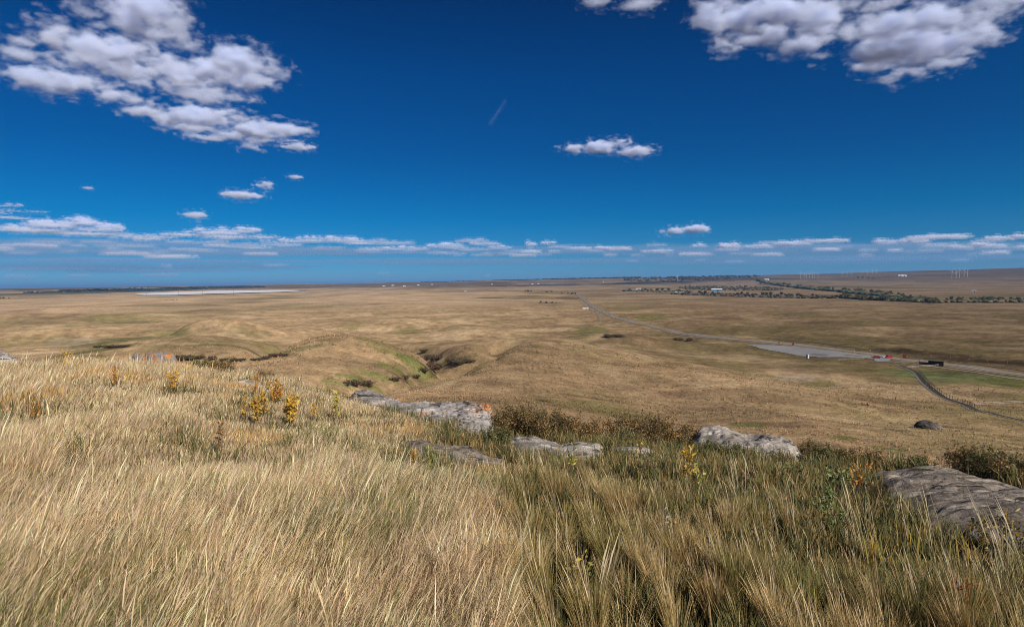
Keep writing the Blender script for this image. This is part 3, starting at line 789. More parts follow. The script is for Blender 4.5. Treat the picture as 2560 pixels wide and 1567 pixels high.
def make_slope_grass(seed):
    """the tussocks one can still make out on the hillside below the ledge"""
    rng = np.random.default_rng(seed)
    n = 500000
    a = np.radians(rng.uniform(-54, 54, n)); u = rng.uniform(0, 1, n)
    r = np.exp(math.log(36) + u ** 1.1 * math.log(300 / 36))
    x = r * np.sin(a); y = r * np.cos(a)
    cell = 0.55 + .004 * r; cell = np.where(r < 80, .8, np.where(r < 150, 1.2, 2.0))
    gx = np.floor(x / cell); gy = np.floor(y / cell)
    h1 = (_hash(gx, gy, 15) % 4096) / 4096.0; h2 = (_hash(gx, gy, 16) % 4096) / 4096.0; h3 = (_hash(gx, gy, 17) % 4096) / 4096.0
    x += ((gx + .15 + .7 * h1) * cell - x) * .62; y += ((gy + .15 + .7 * h2) * cell - y) * .62
    t = fbm(x / 3.2, y / 3.2, 3, 301) + 0.6 * fbm(x / 22, y / 22, 3, 303)
    k = rng.uniform(0, 1, n) < np.clip(0.25 + 0.9 * t + .5 * (h3 - .5), 0.05, 1)
    x, y, r, t, h3 = [q[k] for q in (x, y, r, t, h3)]
    n = len(x); z = height(x, y) - 0.03
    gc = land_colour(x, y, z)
    hgt = (0.20 + 0.0010 * r) * rng.uniform(0.5, 1.4, n) * (1 + 0.5 * t) * (.6 + .8 * h3)
    wid = (0.024 + 0.0006 * r) * rng.uniform(0.6, 1.4, n)
    c = gc * np.array([1.26, 1.22, 1.18]) * (rng.uniform(0.6, 1.3, n) * (.62 + .7 * h3))[:, None]
    dk = rng.uniform(0, 1, n) < 0.22 * smooth(0.1, 0.5, t)
    c[dk] = np.array([.13, .10, .05]) * rng.uniform(.7, 1.3, int(dk.sum()))[:, None]
    o = obj("hillside_grass", blades("hillside_grass", x, y, z, hgt, wid, rng.uniform(0, 6.28, n), np.clip(rng.normal(.5, .3, n), 0, 1.4), rng.uniform(0, 1, n), c))
    tag(o, "short dry tussock grass dotted over the hillside below the ledge", "grass", kind="stuff")
# ------------------------------------------------------------------ rocks of the ledge
def at(px, r):
    """ground point at distance r in the direction of a photo column"""
    a = math.atan((px - 1280) / F_PX)
    return np.array([r * math.sin(a), r * math.cos(a)])

def rock_mat(name, base, dark, lichen=None, amount=0.5, scale=3.0, strata=0.0, stretch=(1, 1)):
    m, nt, b = mat_new(name)
    tc = nnode(nt, "ShaderNodeTexCoord")
    def noise(sc, det=8, rough=.6, zs=1.0):
        mp = nnode(nt, "ShaderNodeMapping"); mp.inputs["Scale"].default_value = (sc, sc, sc * zs)
        n = nnode(nt, "ShaderNodeTexNoise"); n.inputs["Scale"].default_value = 1; n.inputs["Detail"].default_value = det; n.inputs["Roughness"].default_value = rough
        nt.links.new(tc.outputs["Object"], mp.inputs[0]); nt.links.new(mp.outputs[0], n.inputs["Vector"]); return n
    def mixc(fac, a, bcol):
        mx = nnode(nt, "ShaderNodeMix", data_type='RGBA')
        nt.links.new(fac, mx.inputs[0])
        for s, v in ((6, a), (7, bcol)):
            if isinstance(v, tuple): mx.inputs[s].default_value = (*v, 1)
            else: nt.links.new(v, mx.inputs[s])
        return mx.outputs[2]
    def rng_(src, lo, hi):
        r = nnode(nt, "ShaderNodeMapRange"); r.interpolation_type = 'SMOOTHSTEP'; r.inputs[1].default_value = lo; r.inputs[2].default_value = hi
        nt.links.new(src, r.inputs[0]); return r.outputs[0]
    n1 = noise(scale, 10, .68); n2 = noise(scale * 5, 8, .7, 2.5); n3 = noise(scale * .55, 5, .55); n4 = noise(scale * 14, 4, .6)
    c = mixc(rng_(n1.outputs["Fac"], .38, .66), dark, base)
    pale = tuple(min(1, k * 1.45) for k in base)
    c = mixc(rng_(n2.outputs["Fac"], .56, .74), c, pale)
    c = mixc(rng_(n4.outputs["Fac"], .60, .72), c, tuple(k * .45 for k in dark))
    if strata:
        mp = nnode(nt, "ShaderNodeMapping"); mp.inputs["Scale"].default_value = (1.3 * stretch[0], 1.3 * stretch[1], strata)
        mp.inputs["Rotation"].default_value = (0, 0, .5)
        n5 = nnode(nt, "ShaderNodeTexNoise"); n5.inputs["Scale"].default_value = 1; n5.inputs["Detail"].default_value = 5; n5.inputs["Roughness"].default_value = .55
        nt.links.new(tc.outputs["Object"], mp.inputs[0]); nt.links.new(mp.outputs[0], n5.inputs["Vector"])
        c = mixc(rng_(n5.outputs["Fac"], .58, .64), c, tuple(k * .35 for k in dark))
        c = mixc(rng_(n5.outputs["Fac"], .42, .34), c, tuple(min(1, k * 1.35) for k in base))
    if lichen:
        c = mixc(rng_(n3.outputs["Fac"], .78 - .5 * amount, .90 - .5 * amount), c, lichen)
    nt.links.new(c, b.inputs["Base Color"])
    bp = nnode(nt, "ShaderNodeBump"); bp.inputs["Strength"].default_value = .9; bp.inputs["Distance"].default_value = .03
    nt.links.new(n2.outputs["Fac"], bp.inputs["Height"])
    bp2 = nnode(nt, "ShaderNodeBump"); bp2.inputs["Strength"].default_value = .7; bp2.inputs["Distance"].default_value = .012
    nt.links.new(n4.outputs["Fac"], bp2.inputs["Height"]); nt.links.new(bp.outputs[0], bp2.inputs["Normal"])
    nt.links.new(bp2.outputs[0], b.inputs["Normal"])
    b.inputs["Roughness"].default_value = .95; b.inputs["Specular IOR Level"].default_value = .1
    return m

ORANGE = (.46, .17, .045)
m_rock_pale = rock_mat("pale_sandstone", (.35, .305, .255), (.16, .135, .11), None, 0, 2.2, 9, (2, 2))
m_rock_ledge = rock_mat("layered_sandstone", (.385, .345, .30), (.15, .13, .11), ORANGE, .36, 1.7, 34)
m_rock_slab = rock_mat("weathered_sandstone", (.255, .208, .16), (.105, .084, .062), None, 0, 1.9, 12, (1.2, 5))
m_rock_orange = rock_mat("lichen_covered_stone", (.34, .30, .26), (.16, .14, .12), ORANGE, .60, 7.0)
m_rock_dark = rock_mat("dark_stone", (.10, .085, .07), (.03, .025, .02), None, 0, .7)

def rock(name, poly, top, mat, label, layers=0, step=.18, dome=.5, rough=.05, cell=.035, seed=1, keep_grass=.04, crack=.0, sink=.12, wob=.12):
    """poly: outline as (photo column, distance); a stone standing in the turf, top = height over the turf"""
    P = np.array([at(*q) for q in poly])
    cen = P.mean(0)
    lo = P.min(0) - .25; hi = P.max(0) + .25
    nx = int((hi[0] - lo[0]) / cell) + 2; ny = int((hi[1] - lo[1]) / cell) + 2
    X, Y = np.meshgrid(np.linspace(lo[0], hi[0], nx), np.linspace(lo[1], hi[1], ny))
    ring = [tuple(q) for q in P] + [tuple(P[0])]
    wx = X + wob * fbm(X / .35, Y / .35, 3, seed + 3); wy = Y + wob * fbm(X / .35, Y / .35, 3, seed + 5)
    d = seg_dist(wx, wy, ring) * np.where(in_poly(wx, wy, P), 1, -1)
    g = height(X, Y)
    if layers:
        h = np.zeros_like(X)
        for i in range(layers):
            off = i * step * (0.7 + .6 * noise2(X / .9, Y / .9, seed + 20 + i)) + .10 * fbm(X / .22, Y / .22, 2, seed + 40 + i)
            h += top / layers * smooth(off - .015, off + .02, d)
        h += rough * fbm(X / .5, Y / .25, 4, seed) * smooth(0, .15, d)
    else:
        h = top * np.clip(d / dome, 0, 1) ** .55 + rough * (1.2 * fbm(X / .55, Y / .4, 5, seed) + .5 * np.abs(fbm(X / .3, Y / .13, 3, seed + 9))) * smooth(0, .3, d)
    if crack:
        cr = np.abs(fbm(X / .8 + 3, Y / .35, 3, seed + 60)); h -= crack * (1 - smooth(0, .05, cr)) * smooth(.02, .2, d)
        pit = fbm(X / .28, Y / .16, 2, seed + 70); h -= crack * 1.2 * smooth(.32, .5, pit) * smooth(.1, .3, d)
    Z = g + h - sink * (1 - smooth(-.10, .02, d)) - 0.01
    Vv = np.stack([X - cen[0], Y - cen[1], Z], -1)
    z0 = float(height(np.array([cen[0]]), np.array([cen[1]]))[0]); Vv[..., 2] -= z0
    inside = d > -.16
    kq = (inside[:-1, :-1] | inside[1:, 1:] | inside[:-1, 1:] | inside[1:, :-1]).ravel()
    me = grid_mesh(name, Vv, mat, None, not layers, keep=kq)
    o = obj(name, me); o.location = (cen[0], cen[1], z0)
    tag(o, label, "rock")
    ROCK_POLYS.append((P, keep_grass))
    return o

def ledge(name, sec, label, seed, steps=8, keep_grass=.03, cell=.024, mat=None):
    """sandstone shelf whose worn bedding planes step down towards the turf; sec: (photo column, near distance, far distance, height)"""
    sec = np.array(sec, float); a0, a1 = np.arctan((sec[:, 0] - 1280) / F_PX)[[0, -1]]
    rm = sec[:, 1:3].mean(); na = int(abs(a1 - a0) * rm / cell); nr = int((sec[:, 2] - sec[:, 1]).max() / cell) + 30
    A = np.linspace(a0, a1, na)[:, None]; p = 1280 + F_PX * np.tan(A)
    rn = np.interp(p, sec[:, 0], sec[:, 1]); rf = np.interp(p, sec[:, 0], sec[:, 2]); top = np.interp(p, sec[:, 0], sec[:, 3])
    v = np.linspace(-.12, 1.22, nr)[None, :]
    R = rn + (rf - rn) * v; X = R * np.sin(A); Y = R * np.cos(A)
    along = A * rm; uu = v + .10 * fbm(along / .55, R / .3, 3, seed) + .05 * fbm(along / .16, R / .10, 2, seed + 4)
    q = np.clip(uu, 0, 1) * steps + .35 * noise2(along / 1.1, R / 1.3, seed + 8)
    fr = q - np.floor(q)
    st = (np.floor(q) + smooth(.0, .22, fr) * .85 + .15 * fr) / steps
    blocks = noise2(np.floor(along / .42 + .3 * noise2(R / .3, along / .6, seed + 12)) * 3.7, np.floor(q) * 1.9, seed + 14)
    crk = np.abs(((along / .42 + .3 * noise2(R / .3, along / .6, seed + 12)) % 1) - .5)
    h = top * np.clip(st, 0, 1) ** .9 + .035 * blocks * smooth(0, .15, uu) + .018 * fbm(along / .10, R / .07, 3, seed + 20) - .03 * smooth(.47, .5, crk) * smooth(.05, .2, uu)
    end = np.minimum(np.abs(A - a0), np.abs(A - a1)) * rm
    e = smooth(0, .30, end + .16 * fbm(R / .25, along / .3, 2, seed + 2))
    h = h * e * (1 - smooth(.98, 1.10, uu)) - .22 * (1 - smooth(-.10, .02, v)) - .35 * smooth(1.06, 1.2, v) - .12 * (1 - e)
    Z = height(X, Y) + h
    cen = np.array([X.mean(), Y.mean()]); z0 = float(height(cen[:1], cen[1:])[0])
    o = obj(name, grid_mesh(name, np.stack([X - cen[0], Y - cen[1], Z - z0], -1), mat or m_rock_ledge, None, False)); o.location = (cen[0], cen[1], z0)
    tag(o, label, "rock")
    ROCK_POLYS.append((np.array([at(c[0], c[1]) for c in sec] + [at(c[0], c[2]) for c in sec[::-1]]), keep_grass))

ledge("rock_ledge", [(858, 15.3, 16.4, .18), (900, 14.5, 16.0, .30), (950, 13.7, 15.5, .36), (1000, 13.2, 15.1, .36), (1040, 12.6, 14.9, .42), (1090, 12.1, 14.4, .42), (1130, 11.5, 13.9, .46), (1165, 10.9, 13.4, .52), (1205, 10.6, 13.0, .56), (1246, 10.7, 12.4, .50)],
      "long pale layered sandstone ledge with orange lichen, left of the brown shrubs", 11, 10)
ledge("rock_slab", [(1246, 10.1, 10.8, .05), (1290, 9.3, 10.9, .13), (1345, 8.8, 10.9, .16), (1400, 8.9, 10.6, .11), (1450, 8.7, 10.5, .14), (1500, 9.3, 10.3, .08), (1535, 9.7, 10.1, .03)],
      "pale hummocky rock slab in front of the brown shrubs", 33, 5, .05, .024, m_rock_pale)
rock("rock_slab", [(1518, 9.95), (1560, 10.1), (1640, 10.15), (1655, 9.75), (1580, 9.6), (1520, 9.6)], .08, m_rock_pale,
     "thin flat slab of rock, right of the pale hummocky one below the shrubs", dome=.15, rough=.03, seed=37)
rock("rock_slab", [(970, 8.75), (1060, 9.1), (1150, 9.15), (1262, 8.6), (1240, 8.1), (1150, 7.85), (1050, 7.95), (985, 8.3)], .10, m_rock_slab,
     "low grey cracked slab half sunk in the dry grass near the middle", dome=.35, rough=.08, seed=41, crack=.04, keep_grass=.10)
ledge("rock_outcrop", [(1708, 11.3, 12.3, .20), (1750, 10.8, 12.4, .36), (1800, 10.6, 12.5, .47), (1860, 10.5, 12.5, .42), (1930, 10.4, 12.2, .40), (1985, 10.4, 11.9, .30), (2026, 10.5, 11.6, .16)],
      "rugged whitish outcrop on the brink, right of the brown shrubs", 49, 6, .04, .024, m_rock_pale)
rock("rock_slab", [(2180, 9.5), (2250, 10.1), (2330, 10.1), (2420, 9.7), (2560, 8.9), (2700, 8.5), (2860, 7.2), (2760, 6.0), (2600, 5.6), (2480, 5.7), (2390, 5.9), (2310, 6.4), (2255, 7.2), (2215, 8.3)], .13, m_rock_slab,
     "big weathered grey slab sloping across the lower right of the ledge", dome=.8, rough=.05, seed=53, crack=.03, keep_grass=.006, cell=.026)
rock("boulder", [(346, 20.2), (390, 19.6), (438, 19.8), (446, 20.6), (405, 21.2), (350, 21.0)], .36, m_rock_orange,
     "grey boulder with a bright orange lichen cap at the left brink", dome=.12, rough=.10, seed=61)
rock("boulder", [(322, 20.9), (350, 20.6), (362, 21.2), (345, 21.7), (325, 21.5)], .38, m_rock_orange,
     "small orange lichened stone just left of the grey boulder", dome=.12, rough=.10, seed=67)
rock("rock_outcrop", [(-60, 21.5), (-10, 20.8), (30, 20.6), (52, 21.2), (30, 22.2), (-30, 22.8)], .55, m_rock_ledge,
     "layered outcrop cut by the left edge of the photo", layers=6, step=.14, rough=.06, seed=71)
rock("rock_slab", [(-40, 18.4), (60, 18.2), (140, 18.6), (110, 19.1), (0, 19.2)], .16, m_rock_pale,
     "flat grey slab showing through the grass below the left outcrop", dome=.2, rough=.04, seed=73)
rock("rock_slab", [(575, 15.6), (620, 15.3), (655, 15.5), (640, 16.1), (590, 16.2)], .14, m_rock_pale,
     "flat pale slab half hidden in grass beside the yellow leaved plants", dome=.15, rough=.03, seed=79)

def far_boulder(px, py, w_px, h_px, seed, label, mat):
    c = hit(px, py); r = math.hypot(c[0], c[1])
    s = w_px * r / F_PX / 2; hh = h_px * r / F_PX
    v, f = ico(4)
    k = 1 + .45 * fbm(v[:, 0] * 1.7 + seed, v[:, 1] * 1.7 + 1.3 * v[:, 2], 4, seed) + .12 * np.abs(fbm(v[:, 0] * 5, v[:, 2] * 6 + v[:, 1] * 4, 3, seed + 3))
    v = v * k[:, None] * np.array([s, s * .8, hh * .85])
    me = np_mesh("boulder", v, f.ravel(), np.arange(len(f)) * 3, None, mat)
    o = obj("boulder", me); o.location = (c[0], c[1], c[2] + hh * .12)
    tag(o, label, "rock")
far_boulder(2318, 1071, 44, 15, 5, "dark rugged boulder alone on the bare hillside below the ledge", m_rock_dark)
far_boulder(2344, 1073, 22, 8, 9, "small grey stone leaning against the dark hillside boulder", m_rock_slab)

# ------------------------------------------------------------------ shrubs and leafy plants
m_leaf = grass_mat("leaves", .3)
m_stem = mat_plain("twigs", (.11, .075, .05), .9, .3, 20)

def tube(pts, rad, sides=5):
    """tapering twig through points"""
    pts = np.array(pts, float); n = len(pts); V = []
    for i in range(n):
        d = pts[min(i + 1, n - 1)] - pts[max(i - 1, 0)]; d = d / (np.linalg.norm(d) + 1e-9)
        a = np.cross(d, [0.3, 0.9, 0.2]); a /= np.linalg.norm(a); b = np.cross(d, a)
        r = rad * (1 - .75 * i / (n - 1))
        for k in range(sides):
            t = 2 * math.pi * k / sides
            V.append(pts[i] + r * (math.cos(t) * a + math.sin(t) * b))
    F = [(i * sides + k, i * sides + (k + 1) % sides, (i + 1) * sides + (k + 1) % sides, (i + 1) * sides + k) for i in range(n - 1) for k in range(sides)]
    return np.array(V), F

def join_q(parts):
    V, F, n = [], [], 0
    for v, f in parts:
        V.append(v); F.append(np.array(f) + n); n += len(v)
    return np.concatenate(V), np.concatenate(F)

def leaf_mesh(name, pos, ln, wd, cols, rng, mat=None, up=0.3):
    """kite shaped leaves folded along the midrib"""
    n = len(pos)
    d = rng.normal(0, 1, (n, 3)); d[:, 2] += up; d /= np.linalg.norm(d, axis=1)[:, None]
    s = np.cross(d, rng.normal(0, 1, (n, 3))); s /= np.linalg.norm(s, axis=1)[:, None]
    k = np.cross(s, d)
    ln = ln * rng.uniform(.6, 1.3, n)[:, None]; wd = wd * rng.uniform(.6, 1.3, n)[:, None]
    p0 = pos; p1 = pos + d * ln * .5 + s * wd * .5 + k * wd * .15; p2 = pos + d * ln; p3 = pos + d * ln * .5 - s * wd * .5 + k * wd * .15
    V = np.stack([p0, p1, p2, p3], 1).reshape(-1, 3)
    b = np.arange(n)[:, None] * 4
    loops = (b + np.array([[0, 1, 2, 0, 2, 3]])).ravel()
    C = np.repeat(cols, 4, axis=0)
    return np_mesh(name, V, loops, np.arange(2 * n) * 3, None, mat or m_leaf, C)

def shrub_proto(seed, w, h, n_stem, n_leaf, cols, ln=.046, wd=.028, dens_up=.25):
    rng = np.random.default_rng(seed)
    tubes, pos = [], []
    for i in range(n_stem):
        a = rng.uniform(0, 6.28); q = rng.uniform(0, 1) ** .5
        b0 = np.array([math.cos(a), math.sin(a), 0]) * w * .25 * q
        tip = np.array([math.cos(a) * w * .55 * q, math.sin(a) * w * .55 * q, h * rng.uniform(.6, 1.08) * (1 - .35 * q)])
        mid = (b0 + tip) / 2 + rng.normal(0, .06, 3) * h
        pts = [b0, mid, tip]
        tubes.append(tube(pts, .007 * (h / .7) ** .7, 4))
        m = int(n_leaf / n_stem)
        t = rng.uniform(dens_up, 1, m)
        c = np.where(t[:, None] < .5, b0 + (mid - b0) * (t[:, None] * 2), mid + (tip - mid) * (t[:, None] * 2 - 1))
        pos.append(c + rng.normal(0, .045 + .055 * rng.uniform(0, 1), (m, 3)) * h * 1.2)
        for _ in range(2):
            t0 = rng.uniform(.35, .8); s = mid + (tip - mid) * t0; e = s + rng.normal(0, .16, 3) * h + np.array([0, 0, .14 * h])
            tubes.append(tube([s, (s + e) / 2 + rng.normal(0, .02, 3), e], .004 * (h / .7) ** .7, 3))
            t = rng.uniform(0, 1, m // 3)[:, None]
            pos.append(s + (e - s) * t + rng.normal(0, .035, (m // 3, 3)) * h)
    pos = np.concatenate(pos); pos[:, 2] = np.maximum(pos[:, 2], .02)
    V, F = [], []
    Vs, Fs, n = [], [], 0
    for v, f in tubes:
        Vs.append(v); Fs.append(np.array(f) + n); n += len(v)
    V = np.concatenate(Vs); F = np.concatenate(Fs)
    stems = np_mesh("stems", V, F.ravel(), np.arange(len(F)) * 4, None, m_stem)
    c = pick(cols, rng, len(pos)) * rng.uniform(.7, 1.25, len(pos))[:, None]
    leaves = leaf_mesh("foliage", pos, ln, wd, c, rng)
    return stems, leaves

def plant(name, meshes, loc, rz, sc, label, cat, group=None, parts=("stems", "foliage")):
    e = empty(name, loc, rz); e.scale = (sc, sc, sc)
    for p, me in zip(parts, meshes):
        obj(p, me, e)
    tag(e, label, cat, group)
    return e

BROWNLEAF = [(0.211, 0.117, 0.047), (0.156, 0.098, 0.039), (0.257, 0.156, 0.062), (0.133, 0.117, 0.039), (0.172, 0.148, 0.055), (0.312, 0.172, 0.055), (0.109, 0.086, 0.035), (0.328, 0.234, 0.101)]
OLIVELEAF = [(0.156, 0.148, 0.051), (0.195, 0.164, 0.058), (0.125, 0.109, 0.039), (0.218, 0.156, 0.055), (0.109, 0.121, 0.039)]
RUSTLEAF = [(0.281, 0.140, 0.043), (0.390, 0.203, 0.047), (0.195, 0.125, 0.043), (0.234, 0.101, 0.039), (0.140, 0.117, 0.047)]
sh_a = shrub_proto(1, 1.25, .80, 34, 2600, BROWNLEAF)
sh_b = shrub_proto(2, 1.15, .74, 32, 2400, BROWNLEAF + OLIVELEAF)
sh_c = shrub_proto(3, 1.05, .70, 26, 1700, RUSTLEAF + BROWNLEAF)
sh_o = shrub_proto(4, 1.1, .55, 30, 2300, OLIVELEAF + [(.11, .13, .045)] * 2)
NUMW = ["first", "second", "third", "fourth", "fifth", "sixth", "seventh", "eighth", "ninth", "tenth", "eleventh", "twelfth"]
hedge = [(1258, 12.2, sh_a, 0.84), (1300, 12.6, sh_b, 0.86), (1345, 12.1, sh_a, 0.82), (1392, 12.4, sh_b, 0.79), (1440, 12.0, sh_c, 0.79), (1480, 12.5, sh_b, 0.69), (1520, 12.1, sh_c, 0.74), (1562, 12.3, sh_c, 0.93), (1610, 12.0, sh_a, 0.84), (1655, 12.3, sh_c, 0.86), (1700, 12.2, sh_c, 0.74)]
for i, (px, r, ms, sc) in enumerate(hedge):
    q = at(px, r); z = float(height(q[:1], q[1:])[0])
    look = "dense dark brown leaved shrub" if ms is sh_a else ("olive and brown leaved shrub" if ms is sh_b else "looser rusty leaved shrub")
    plant("shrub", ms, (q[0], q[1], z - .03), i * 1.7, sc, f"{look}, {NUMW[i]} from the layered ledge in the shrub row", "shrub", "brown shrubs in a row on the brink")
edge_r = [(1740, 12.9, sh_c, .40, "low rusty shrub behind the left end of the whitish outcrop"), (1905, 12.7, sh_c, .36, "low rusty shrub behind the right half of the whitish outcrop"), (1960, 9.8, sh_b, .30, "low brown shrub in front of the right half of the whitish outcrop"), (2035, 11.4, sh_b, .45, "low brown shrub just right of the whitish outcrop"), (2120, 11.1, sh_c, .42, "low rusty shrub halfway between the outcrop and the big slab"),
          (2080, 11.0, sh_o, .55, "small olive shrub at the brink between the whitish outcrop and the big slab"), (2170, 10.6, sh_c, .50, "low rusty shrub at the upper left corner of the big grey slab"),
          (2295, 10.7, sh_o, .60, "olive green shrub right behind the top of the big grey slab"), (2375, 10.7, sh_o, .60, "dark olive shrub on the brink, right behind the middle of the big slab"),
          (2440, 10.2, sh_c, .58, "orange tinged shrub hugging the upper edge of the big slab"), (2500, 10.0, sh_o, .62, "dark green shrub beside the orange tinged one above the slab"),
          (2555, 9.6, sh_c, .62, "rusty shrub at the right edge of the photo above the slab"), (2600, 9.5, sh_o, .6, "olive shrub cut by the right edge above the slab"),
          (540, 18.2, sh_c, .75, "rusty brown shrub on the left brink above the yellow plants"), (500, 18.6, sh_o, .8, "dull green shrub on the left brink, left of the rusty one"),
          (655, 17.4, sh_c, .50, "thin reddish shrub with seed heads on the brink above the yellow plants"), (720, 17.2, sh_c, .45, "low reddish shrub on the brink right above the largest yellow plant"), (760, 17.0, sh_a, .40, "small brown shrub on the brink right of the low reddish one"),
          (930, 16.9, sh_b, .6, "brown green shrub just beyond the left end of the layered ledge"),
          (1180, 12.1, sh_o, .38, "small green shrub growing on the layered ledge"), (1080, 13.1, sh_o, .40, "low green shrub at the foot of the layered ledge"),
          (1230, 10.3, sh_o, .55, "green shrub between the sunken slab and the hummocky slab"), (1560, 11.2, sh_o, .5, "dark green low shrub below the rusty shrubs"), (1700, 10.6, sh_o, .42, "dark green low shrub in front of the whitish outcrop, left"), (1850, 9.9, sh_o, .40, "dark green low shrub in front of the whitish outcrop, right"), (1780, 10.0, sh_o, .5, "dark green clump nearest the tall yellow stalk")]
for i, (px, r, ms, sc, lab) in enumerate(edge_r):
    q = at(px, r); z = float(height(q[:1], q[1:])[0])
    plant("shrub", ms, (q[0], q[1], z - .03), 2.1 + i * 1.3, sc, lab, "shrub")

YEL = [(.62, .38, .055), (.66, .43, .08), (.55, .31, .04), (.48, .25, .035), (.40, .30, .08)]
ORG = [(.50, .22, .035), (.42, .18, .03), (.55, .28, .05)]
YGR = [(.40, .38, .08), (.32, .33, .07), (.46, .36, .07)]
GRN = [(.16, .20, .06), (.20, .24, .08), (.12, .16, .05)]
def forb(px, r, h, w, n, cols, label, ln=.05, wd=.022, seed=0, cat="plant", name="yellow_plant", lift=.28, stemc=None):
    rng = np.random.default_rng(900 + seed + int(px))
    if name == 'yellow_plant': n = int(n * 1.9); ln *= 1.15; wd *= 1.2; h *= 1.12; w *= 1.15
    ns = max(2, int(w * 16)); tubes, pos = [], []
    for i in range(ns):
        a = rng.uniform(0, 6.28); q = rng.uniform(0, 1)
        tip = np.array([math.cos(a) * w * .5 * q, math.sin(a) * w * .5 * q, h * rng.uniform(.75, 1.0)])
        b0 = tip * np.array([.2, .2, 0]); mid = (b0 + tip) * .5 + rng.normal(0, .02, 3)
        tubes.append(tube([b0, mid, tip], .0045, 4))
        t = rng.uniform(lift, 1, n // ns)[:, None]
        pos.append(b0 + (tip - b0) * t + rng.normal(0, .022, (n // ns, 3)))
    Vs, Fs, k = [], [], 0
    for v, f in tubes:
        Vs.append(v); Fs.append(np.array(f) + k); k += len(v)
    F = np.concatenate(Fs)
    st = np_mesh("stem", np.concatenate(Vs), F.ravel(), np.arange(len(F)) * 4, None, m_stem)
    pos = np.concatenate(pos)
    lv = leaf_mesh("leaves", pos, ln, wd, pick(cols, rng, len(pos)) * rng.uniform(.8, 1.15, len(pos))[:, None], rng, up=.9)
    q = at(px, r); z = float(height(q[:1], q[1:])[0])
    if name == 'yellow_plant':
        u = q / r; s_ = np.array([u[1], -u[0]]); k = w * .35 + .06
        ROCK_POLYS.append((np.array([q - s_ * k - u * .5, q + s_ * k - u * .5, q + s_ * k + u * .1, q - s_ * k + u * .1]), .35))
    plant(name, (st, lv), (q[0], q[1], z - .02), 0, 1, label, cat, None, ("stem", "leaves"))
def row(px, py):
    return float(np.hypot(*hit(px, py)[:2]))
forb(720, row(720, 1062), 0.46, 0.32, 190, YEL, "largest bright yellow leaved plant in the dry grass left of the ledge", .065, .032)
forb(684, row(684, 1010), 0.46, 0.26, 120, ORG + YEL[:1], "orange plant just behind the largest yellow one", .055, .03)
forb(650, row(650, 1040), 0.41, 0.26, 80, YEL, "loose yellow plant left of the largest yellow one", .055, .026)
forb(636, row(636, 1056), 0.37, 0.22, 80, YEL, "yellow plant growing low in front of the flat pale slab", .055, .028)
forb(600, row(600, 1050), 0.37, 0.17, 30, ORG + YEL, "faint orange plant left of the group of yellow plants", .05, .022)
forb(632, row(632, 995), 0.44, 0.19, 36, ORG, "orange plant on the brink beside the flat pale slab", .05, .022)
forb(772, row(772, 1050), 0.36, 0.13, 24, YEL, "sparse pale yellow plant right of the largest yellow one", .05, .02)
forb(832, row(832, 1052), 0.46, 0.21, 50, YGR + YEL[:1], "tall yellow green plant between the yellow plants and the ledge", .08, .02)
forb(425, row(425, 985), 0.46, 0.22, 70, YEL + ORG[:1], "yellow plant alone in the grass right below the orange boulder", .055, .026)
forb(282, row(282, 975), 0.41, 0.19, 34, ORG, "thin orange plant left of the lone yellow one", .05, .02)
forb(156, row(156, 915), 0.44, 0.19, 50, YEL, "yellow plant at the left near the flat grey slab", .05, .025)
forb(540, row(540, 1140), 0.42, 0.17, 30, [(.26, .13, .05), (.32, .17, .06)], "small reddish brown plant in the middle of the straw", .045, .02)
forb(80, row(80, 1060), 0.31, 0.19, 30, ORG, "thin orange plant low at the far left in the straw", .045, .02)
forb(1720, row(1720, 1205), 0.46, 0.16, 40, YEL, "tall yellow leaved stalk standing alone before the whitish outcrop", .065, .022)
forb(1040, row(1040, 1158), 0.20, 0.20, 24, ORG + YEL, "low orange plant at the front edge of the sunken slab", .05, .02)
forb(1600, row(1600, 1142), 0.25, 0.10, 16, YEL, "tiny yellow plant at the foot of the rusty shrubs", .04, .02)
forb(2150, 7.9, .30, .4, 60, ORG + [(.40, .24, .12)], "peach brown wilted plant left of the big slab", .04, .02)
forb(2090, 7.6, .34, .5, 130, GRN, "green leafy plant left of the big slab, larger of two", .05, .03, name="leafy_plant")
forb(2075, 6.2, .30, .3, 80, GRN, "green leafy plant in front of the larger one left of the slab", .05, .028, name="leafy_plant")
forb(2110, 5.6, .26, .34, 90, GRN, "bushy green plant in the grass below the big slab", .045, .026, name="leafy_plant")
forb(1745, 6.9, .38, .16, 22, YGR, "pale green broad leaved plant under the yellow stalk", .075, .035, name="leafy_plant")
forb(1420, 7.0, .40, .2, 40, YGR, "yellow green plant standing in the grass below the hummocky slab", .05, .02, name="leafy_plant")
forb(1080, 6.9, .36, .3, 70, GRN + YGR, "green tuft of leaves in the straw below the sunken slab", .06, .018, name="leafy_plant")
forb(1460, 3.7, .22, .2, 40, YGR, "yellowish leafy plant in the grass at the bottom middle", .035, .02, name="leafy_plant")
RUSS = [(.24, .10, .045), (.30, .14, .05), (.18, .09, .04), (.26, .17, .07)]
SAGE = [(.30, .32, .24), (.36, .37, .29), (.25, .28, .20)]
forb(1345, row(1345, 1175), .26, .5, 110, RUSS + GRN[:1], "low russet plant at the foot of the hummocky slab", .035, .018, name="low_plant", cat="plant")
forb(1665, row(1665, 1400), .40, .28, 70, SAGE, "silvery grey sage plant in the grass below the yellow stalk", .03, .010, name="sage_plant", seed=3)
forb(1905, row(1905, 1390), .34, .22, 50, RUSS, "dark reddish brown weed standing in the lower right grass", .03, .014, name="low_plant", seed=4)
forb(1230, row(1230, 1300), .36, .3, 60, SAGE + GRN[:1], "grey green herb in the grass below the sunken slab", .035, .014, name="sage_plant", seed=5)
